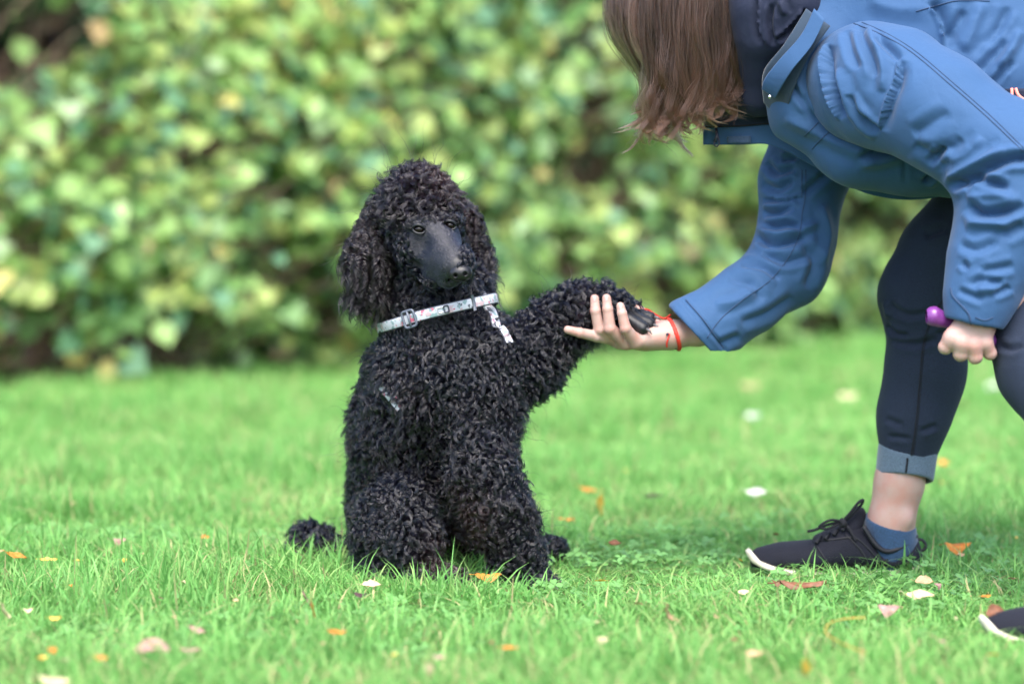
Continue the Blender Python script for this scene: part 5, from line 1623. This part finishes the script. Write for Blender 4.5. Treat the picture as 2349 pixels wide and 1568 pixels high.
# ---- hair hanging over the face
def human_hair():
    r = np.random.default_rng(12)
    M_h = bpy.data.materials.new('brown_hair'); M_h.use_nodes = True
    nt = M_h.node_tree; out = nt.nodes['Material Output']; nt.nodes.remove(nt.nodes['Principled BSDF'])
    h = nt.nodes.new('ShaderNodeBsdfHairPrincipled'); h.parametrization = 'COLOR'
    h.inputs['Roughness'].default_value = .28; h.inputs['Radial Roughness'].default_value = .4; h.inputs['Random Roughness'].default_value = .3
    at = nt.nodes.new('ShaderNodeAttribute'); at.attribute_name = 'tint'
    ci = nt.nodes.new('ShaderNodeHairInfo')
    mx = nt.nodes.new('ShaderNodeMix'); mx.data_type = 'RGBA'; mx.inputs[6].default_value = (.006, .0035, .003, 1); mx.inputs[7].default_value = (.125, .060, .042, 1)
    m2 = nt.nodes.new('ShaderNodeMix'); m2.data_type = 'RGBA'; m2.inputs[7].default_value = (.085, .034, .018, 1)
    mr = nt.nodes.new('ShaderNodeMapRange'); mr.inputs['From Min'].default_value = .6; mr.inputs['To Max'].default_value = .6
    nt.links.new(ci.outputs['Intercept'], mr.inputs['Value'])
    nt.links.new(at.outputs['Fac'], mx.inputs[0]); nt.links.new(mx.outputs[2], m2.inputs[6]); nt.links.new(mr.outputs[0], m2.inputs[0]); nt.links.new(m2.outputs[2], h.inputs['Color'])
    nt.links.new(h.outputs[0], out.inputs['Surface'])
    K = 22; t = np.linspace(0, 1, K)
    S, T = [], []
    C = W(1556, 8, -.01); ra = np.array((.098, .088, .118))
    ncl = 210
    for c_ in range(ncl):
        # where the lock leaves the head, as an angle round it seen from above
        th = r.uniform(-1.0, 1.0) * math.pi
        if r.random() < .55: th = r.uniform(-math.pi * .95, -math.pi * .05)      # more on the near side
        hx, hy = math.cos(th), math.sin(th)
        rr = r.uniform(.45, 1.0)
        # lock path: start high on the head, run down the skull, then hang
        z0 = r.uniform(.35, .9)
        rim = C + np.array((hx * ra[0] * .97, hy * ra[1] * .97, -.02 - .03 * r.random()))
        top = C + np.array((hx * ra[0] * math.sqrt(1 - z0 ** 2), hy * ra[1] * math.sqrt(1 - z0 ** 2), ra[2] * z0))
        mid = C + np.array((hx * ra[0] * .93, hy * ra[1] * .96, ra[2] * .25))
        pxr = WP(rim)[0]
        # lock ends: longer at the forehead side, shorter towards the collar
        endpy = np.interp(pxr, [1400, 1470, 1560, 1610, 1650, 1720], [298, 306, 296, 262, 238, 225]) + r.normal(0, 19)
        ex = np.interp(pxr, [1400, 1430, 1470, 1550, 1700], [1488, 1496, 1512, 1562, 1692]) + r.normal(0, 9)
        end = W(ex, endpy, rim[1] * .75)
        low = (rim * .55 + end * .45) + np.array(((.026 if pxr < 1470 else .006), 0, -.01)) + r.normal(0, .003, 3)
        curl = r.normal(0, .018)
        path = spline([top, mid, rim, low, end * .75 + low * .25 + (curl * .5, 0, 0), end + (curl, -.002, .002)], K)
        path = path + (np.sin(t * r.uniform(6, 11) + r.uniform(0, 6)) * .017 * t ** 1.4)[:, None] * np.array((1, .4, 0)) + r.normal(0, .0015, 3)
        w_ph, w_fr, w_am = r.uniform(0, 6.28), r.uniform(13, 20), r.uniform(.0025, .0065)
        path = path + (np.sin(t * w_fr + w_ph) * w_am * np.clip((t - .25) * 2.2, 0, 1))[:, None] * np.array((1, .5, 0))
        nst = int(r.uniform(34, 60)); wid = r.uniform(.0035, .0085)
        o1 = r.normal(0, 1, (nst, 3)) * (1, 1, .2)
        o2 = o1 * .5 + r.normal(0, .5, (nst, 3)) * (1, 1, .2)
        lm = r.uniform(.86, 1.03, nst)
        prof = np.interp(t, [0, .3, .6, 1], [1.3, 1.1, .8, .42])
        ns = path[None] + (o1[:, None] * prof[None, :, None] * (1 - t)[None, :, None] + o2[:, None] * prof[None, :, None] * t[None, :, None]) * wid
        wv = (np.sin(t[None] * 11 + r.uniform(0, 6, (nst, 1))) * .0010)[..., None] * np.array((1, 0, 0))
        ns = ns + wv
        # varied length: resample
        idx = lm[:, None] * (K - 1) * t[None]; i0 = np.clip(idx.astype(int), 0, K - 2); f = (idx - i0)[..., None]
        ns = np.take_along_axis(ns, i0[..., None], 1) * (1 - f) + np.take_along_axis(ns, (i0 + 1)[..., None], 1) * f
        S.append(ns); T.append(np.clip(r.beta(1.1, 1.7) + r.normal(0, .10, nst), 0, 1))
    # loose hairs
    P = np.concatenate(S); T = np.concatenate(T)
    k = r.choice(len(P), 700)
    Lh = P[k] + (r.normal(0, .010, (len(k), 1, 3)) * (t ** 1.5)[None, :, None])
    hair('hair', np.concatenate([P, Lh]), np.interp(t, [0, .7, 1], [.00032, .00028, .00008])[None], M_h, person, np.concatenate([T, T[k]]))
human_hair()

# ---- the toy in the hanging hand
def toy_fn(P):
    c0 = W(2142, 725, -.358); c1 = W(2178, 740, -.352); c2 = W(2258, 775, -.350)
    d = chain(P, [(c0, .0142), (W(2158, 731, -.356), .0105), (c1, .0068), (c2, .0068)], .008)
    return smin(d, cone(P, c2, c2 + (.008, 0, -.004), .011, .011), .006)
V, F = surf(toy_fn, (W(2125, 700, -.36)[0], -.385, W(2200, 800, -.36)[2]), (W(2300, 700, -.33)[0], -.32, W(2200, 700, -.36)[2]), .0012, .003)
toy = link('dog_toy', mesh_np('dog_toy', smooth_mesh(V, F, 2), F, [M_purple]))
tag(toy, 'glossy purple rubber toy with a round knob, gripped in the hanging hand', 'dog toy')

# ------------------------------------------------------------ fallen leaves, twigs and a stalk on the lawn
FL = {}
FCOL = {'orange': (.62, .22, .035), 'yellow': (.72, .46, .08), 'cream': (.66, .54, .33), 'tan': (.50, .33, .19), 'pink': (.44, .25, .22), 'brown': (.20, .085, .045), 'dark': (.07, .035, .035), 'white': (.72, .70, .66)}
def fallen_mat(k):
    if ('m', k) not in FL: FL[('m', k)] = leaf_mat('fallen_' + k, FCOL[k], .2, .5, .3, .35)
    return FL[('m', k)]
def fallen_mesh(shape, colr, seed):
    """a curled dry leaf with a thin body and a stalk, tip along +x"""
    r = np.random.default_rng(seed)
    n, m = 12, 7
    asp = {'oval': .46, 'slim': .27, 'broad': .62}[shape]
    ac, al = r.choice([-1, 1]) * r.uniform(.9, 2.6), r.uniform(-.6, 1.2)
    G = []
    for i in range(n + 1):
        t = i / n
        w = asp * .5 * math.sin(math.pi * t ** .85) ** .75 * (1 + .06 * r.standard_normal())
        for j in range(m):
            s = (j / (m - 1) - .5) * 2
            x, y = t - .5, s * w
            z = ac * y * y + al * (t - .5) ** 2 * .7 + .035 * math.sin(9 * t + 4 * s + seed) + (.012 if abs(s) < .2 else 0)
            G.append((x, y, z))
    V = np.array(G); N = len(V)
    V = np.vstack([V, V - (0, 0, .012)])
    F = []
    for i in range(n):
        for j in range(m - 1):
            a = i * m + j
            F.append((a, a + m, a + m + 1, a + 1)); F.append((N + a, N + a + 1, N + a + m + 1, N + a + m))
    Vs, Fs = tube(spline([(-.5, 0, V[3, 2]), (-.62, .02, .03), (-.75, .05, .02)], 6), .012, 5)
    F += [tuple(i + 2 * N for i in f) for f in Fs]; V = np.vstack([V, Vs])
    V, Fq = quads_clean(V, F)
    return mesh_np('fallen_leaf', V, Fq, [fallen_mat(colr)])

def fallen(px, py, ln, rot, shape, colr, label, tilt=(0, 0), group=None, lift=.02, seed=None, cat='leaf'):
    hgt = lift + .012; p = GZ(px, py, hgt); y = p[1]
    y2 = y - .0
    z = float(lawn_h(np.array([p[0]]), np.array([y]))[0]) * .5
    sc = (y + CAM_D) / FPX
    o = bpy.data.objects.new('fallen_leaf', fallen_mesh(shape, colr, seed if seed is not None else int(px * 7 + py)))
    COL.objects.link(o)
    o.location = (p[0], y, z + hgt)
    o.scale = [ln * sc] * 3
    o.rotation_euler = (R(tilt[0]) , R(tilt[1]), R(rot))
    tag(o, label, cat, group or 'fallen leaves on the lawn')
NAMED = [
 (38, 1272, 46, -22, 'slim', 'orange', 'bright orange slim leaf alone on the left of the lawn', (40, 10)),
 (112, 1284, 34, 5, 'slim', 'yellow', 'small yellow leaf just beyond the bright orange slim leaf', (30, 0)),
 (10, 1402, 48, 75, 'oval', 'cream', 'cream leaf standing in the grass at the left edge of the lawn', (60, 40)),
 (350, 1483, 84, -6, 'oval', 'pink', 'large curled pinkish leaf, the biggest on the near lawn', (35, 0)),
 (438, 1488, 38, 0, 'oval', 'pink', 'small pinkish white leaf next to the large curled pinkish one', (30, 0)),
 (232, 1503, 30, 20, 'broad', 'orange', 'broad orange leaf near the bottom, nearer than the pinkish curled leaf', (30, 10)),
 (122, 1486, 28, 60, 'broad', 'orange', 'small orange brown leaf left of the broad orange one', (40, 0)),
 (124, 1556, 66, 25, 'oval', 'cream', 'pale cream leaf cut by the bottom edge on the left', (30, 10)),
 (455, 1444, 46, -35, 'slim', 'pink', 'slim reddish leaf slanting in the grass beyond the pinkish curled leaf', (45, 10)),
 (272, 1236, 30, 15, 'broad', 'pink', 'small mauve leaf in the clover left of the tail', (30, 0)),
 (470, 1230, 18, 30, 'broad', 'orange', 'tiny orange leaf left of the tail of the poodle', (40, 0)),
 (852, 1341, 38, -5, 'oval', 'cream', 'pale yellow leaf in front of the haunch of the poodle', (35, 0)),
 (828, 1363, 30, -25, 'oval', 'dark', 'dark purple leaf just nearer than the pale yellow one by the haunch', (30, 0)),
 (718, 1400, 44, 80, 'slim', 'orange', 'rusty orange leaf standing upright in front of the poodle', (60, 50)),
 (702, 1372, 50, 70, 'slim', 'pink', 'reddish stalky leaf beside the rusty upright one', (60, 40)),
 (775, 1450, 44, -25, 'slim', 'orange', 'orange leaf lying in clover below the upright rusty leaf', (40, 0)),
 (685, 1520, 34, 70, 'slim', 'tan', 'slim tan leaf at the bottom left of the middle', (60, 30)),
 (980, 1545, 52, 100, 'oval', 'cream', 'cream leaf upright in grass at the bottom below the poodle', (60, 45)),
 (1222, 1166, 44, 100, 'oval', 'cream', 'cream leaf standing beside the foreleg of the poodle', (60, 60)),
 (1380, 1156, 46, 92, 'oval', 'yellow', 'yellow leaf standing upright beyond the shaking hands', (60, 70)),
 (1352, 1122, 40, -20, 'slim', 'orange', 'orange folded leaf lying just beyond the upright yellow one', (40, 10)),
 (1273, 1242, 36, 20, 'oval', 'cream', 'cream leaf above the dark hind paw by the foreleg', (50, 0)),
 (1300, 1188, 34, -20, 'slim', 'orange', 'narrow yellow orange leaf between the foreleg and the upright yellow leaf', (30, 0)),
 (1410, 1250, 26, 0, 'broad', 'brown', 'small brown leaf on the lawn between poodle and shoe', (30, 0)),
 (1500, 1136, 46, 35, 'slim', 'dark', 'dark slim leaf between the upright yellow leaf and the ankle', (20, 0)),
 (1735, 1124, 42, -18, 'oval', 'white', 'white leaf on the lawn beyond the toe of the shoe', (40, 0)),
 (1945, 900, 40, 20, 'broad', 'cream', 'blurred cream leaf far back below the far sleeve, left of the jeans', (30, 0)),
 (1722, 878, 38, -15, 'broad', 'tan', 'blurred pale tan leaf farthest back below the sleeve cuff', (30, 0)),
 (1728, 940, 34, 25, 'oval', 'white', 'blurred whitish leaf halfway back below the sleeve cuff', (40, 0)),
 (2283, 882, 34, 10, 'broad', 'white', 'bright white leaf far back, right of the hanging hand', (30, 0)),
 (2205, 918, 28, 25, 'broad', 'tan', 'tan leaf far back just below the hanging hand', (30, 0)),
 (2162, 1062, 30, 15, 'broad', 'orange', 'pinkish orange leaf right of the rolled cuff', (30, 0)),
 (2196, 1252, 52, 0, 'broad', 'orange', 'yellow orange leaf in the grass behind the heel of the shoe', (30, 0)),
 (1842, 1338, 92, 3, 'slim', 'brown', 'long brown leaf lying in front of the middle of the shoe', (20, 0)),
 (1785, 1333, 26, 0, 'broad', 'brown', 'small dark brown leaf by the toe end of the long brown leaf', (20, 0)),
 (2120, 1330, 36, -10, 'broad', 'tan', 'peach leaf right below the heel of the shoe', (40, 0)),
 (2154, 1340, 24, 60, 'broad', 'pink', 'small dull red leaf next to the peach one at the heel', (50, 0)),
 (2110, 1358, 56, -8, 'oval', 'cream', 'flat cream leaf nearer than the peach leaf at the heel', (30, 0)),
 (2262, 1366, 26, 30, 'slim', 'orange', 'small orange sliver of leaf above the nearer shoe', (30, 0)),
 (2288, 1402, 50, 20, 'broad', 'brown', 'crumpled rust brown leaf touching the nearer shoe', (30, 0)),
 (2040, 1395, 44, -15, 'broad', 'pink', 'crumpled pinkish leaf between the two shoes', (40, 0)),
 (1533, 1405, 58, 62, 'slim', 'tan', 'tan leaf with a long stalk leaning in the near grass', (60, 40)),
 (1603, 1448, 24, 70, 'oval', 'tan', 'small tan leaf just right of the tan one with a long stalk', (50, 30)),
 (1384, 1468, 32, -50, 'oval', 'cream', 'small cream leaf in the near grass below the shaking hands', (50, 0)),
 (1728, 1501, 38, -5, 'oval', 'tan', 'oval tan leaf near the bottom, left of the standing orange leaf', (35, 0)),
 (1846, 1532, 38, 95, 'broad', 'yellow', 'orange yellow leaf standing upright near the bottom edge', (60, 60)),
 (1170, 1486, 36, -15, 'slim', 'orange', 'thin orange leaf in the near grass below the poodle', (40, 0)),
 (1205, 1315, 52, 5, 'broad', 'orange', 'orange leaf half hidden between the feet of the poodle', (20, 0)),
]
for a in NAMED:
    px_, py_, ln_, rot_, shp, cl, lab, tl = a
    if 'between the feet' in lab: px_, py_ = 1120, 1318
    fallen(px_, py_, ln_ * 1.18, rot_, shp, cl, lab, tl, lift=.030 if tl[1] < 30 else .034)
r_ = np.random.default_rng(91)
for i in range(80):
    py_ = 900 + 640 * r_.random() ** .9; px_ = r_.uniform(-20, 2380)
    if 640 < px_ < 1290 and 1000 < py_ < 1400: continue
    fallen(px_, py_, r_.uniform(14, 28) * (.6 + .5 * (py_ - 850) / 600), r_.uniform(0, 180), ['oval', 'slim', 'broad'][r_.integers(3)], ['tan', 'pink', 'orange', 'cream', 'brown', 'yellow'][r_.integers(6)],
           'tiny scrap of faded leaf caught between the grass blades', (r_.uniform(10, 50), 0), group='scraps of faded leaf in the grass', lift=.030)
# a bent straw stalk and a twig
pts = []
for x, y in ((1985, 1415), (1940, 1418), (1905, 1427), (1893, 1446), (1908, 1462), (1935, 1476), (1985, 1497)):
    p = GZ(x, y, .05); pts.append(p)
V, F = tube(spline(pts, 30), .0009, 6)
st_ = obj_vf('grass_stalk', V, F, mat('straw_stalk', (.55, .33, .07), .6)); tag(st_, 'thin curved orange straw stalk lying on the grass between the two shoes', 'stalk')
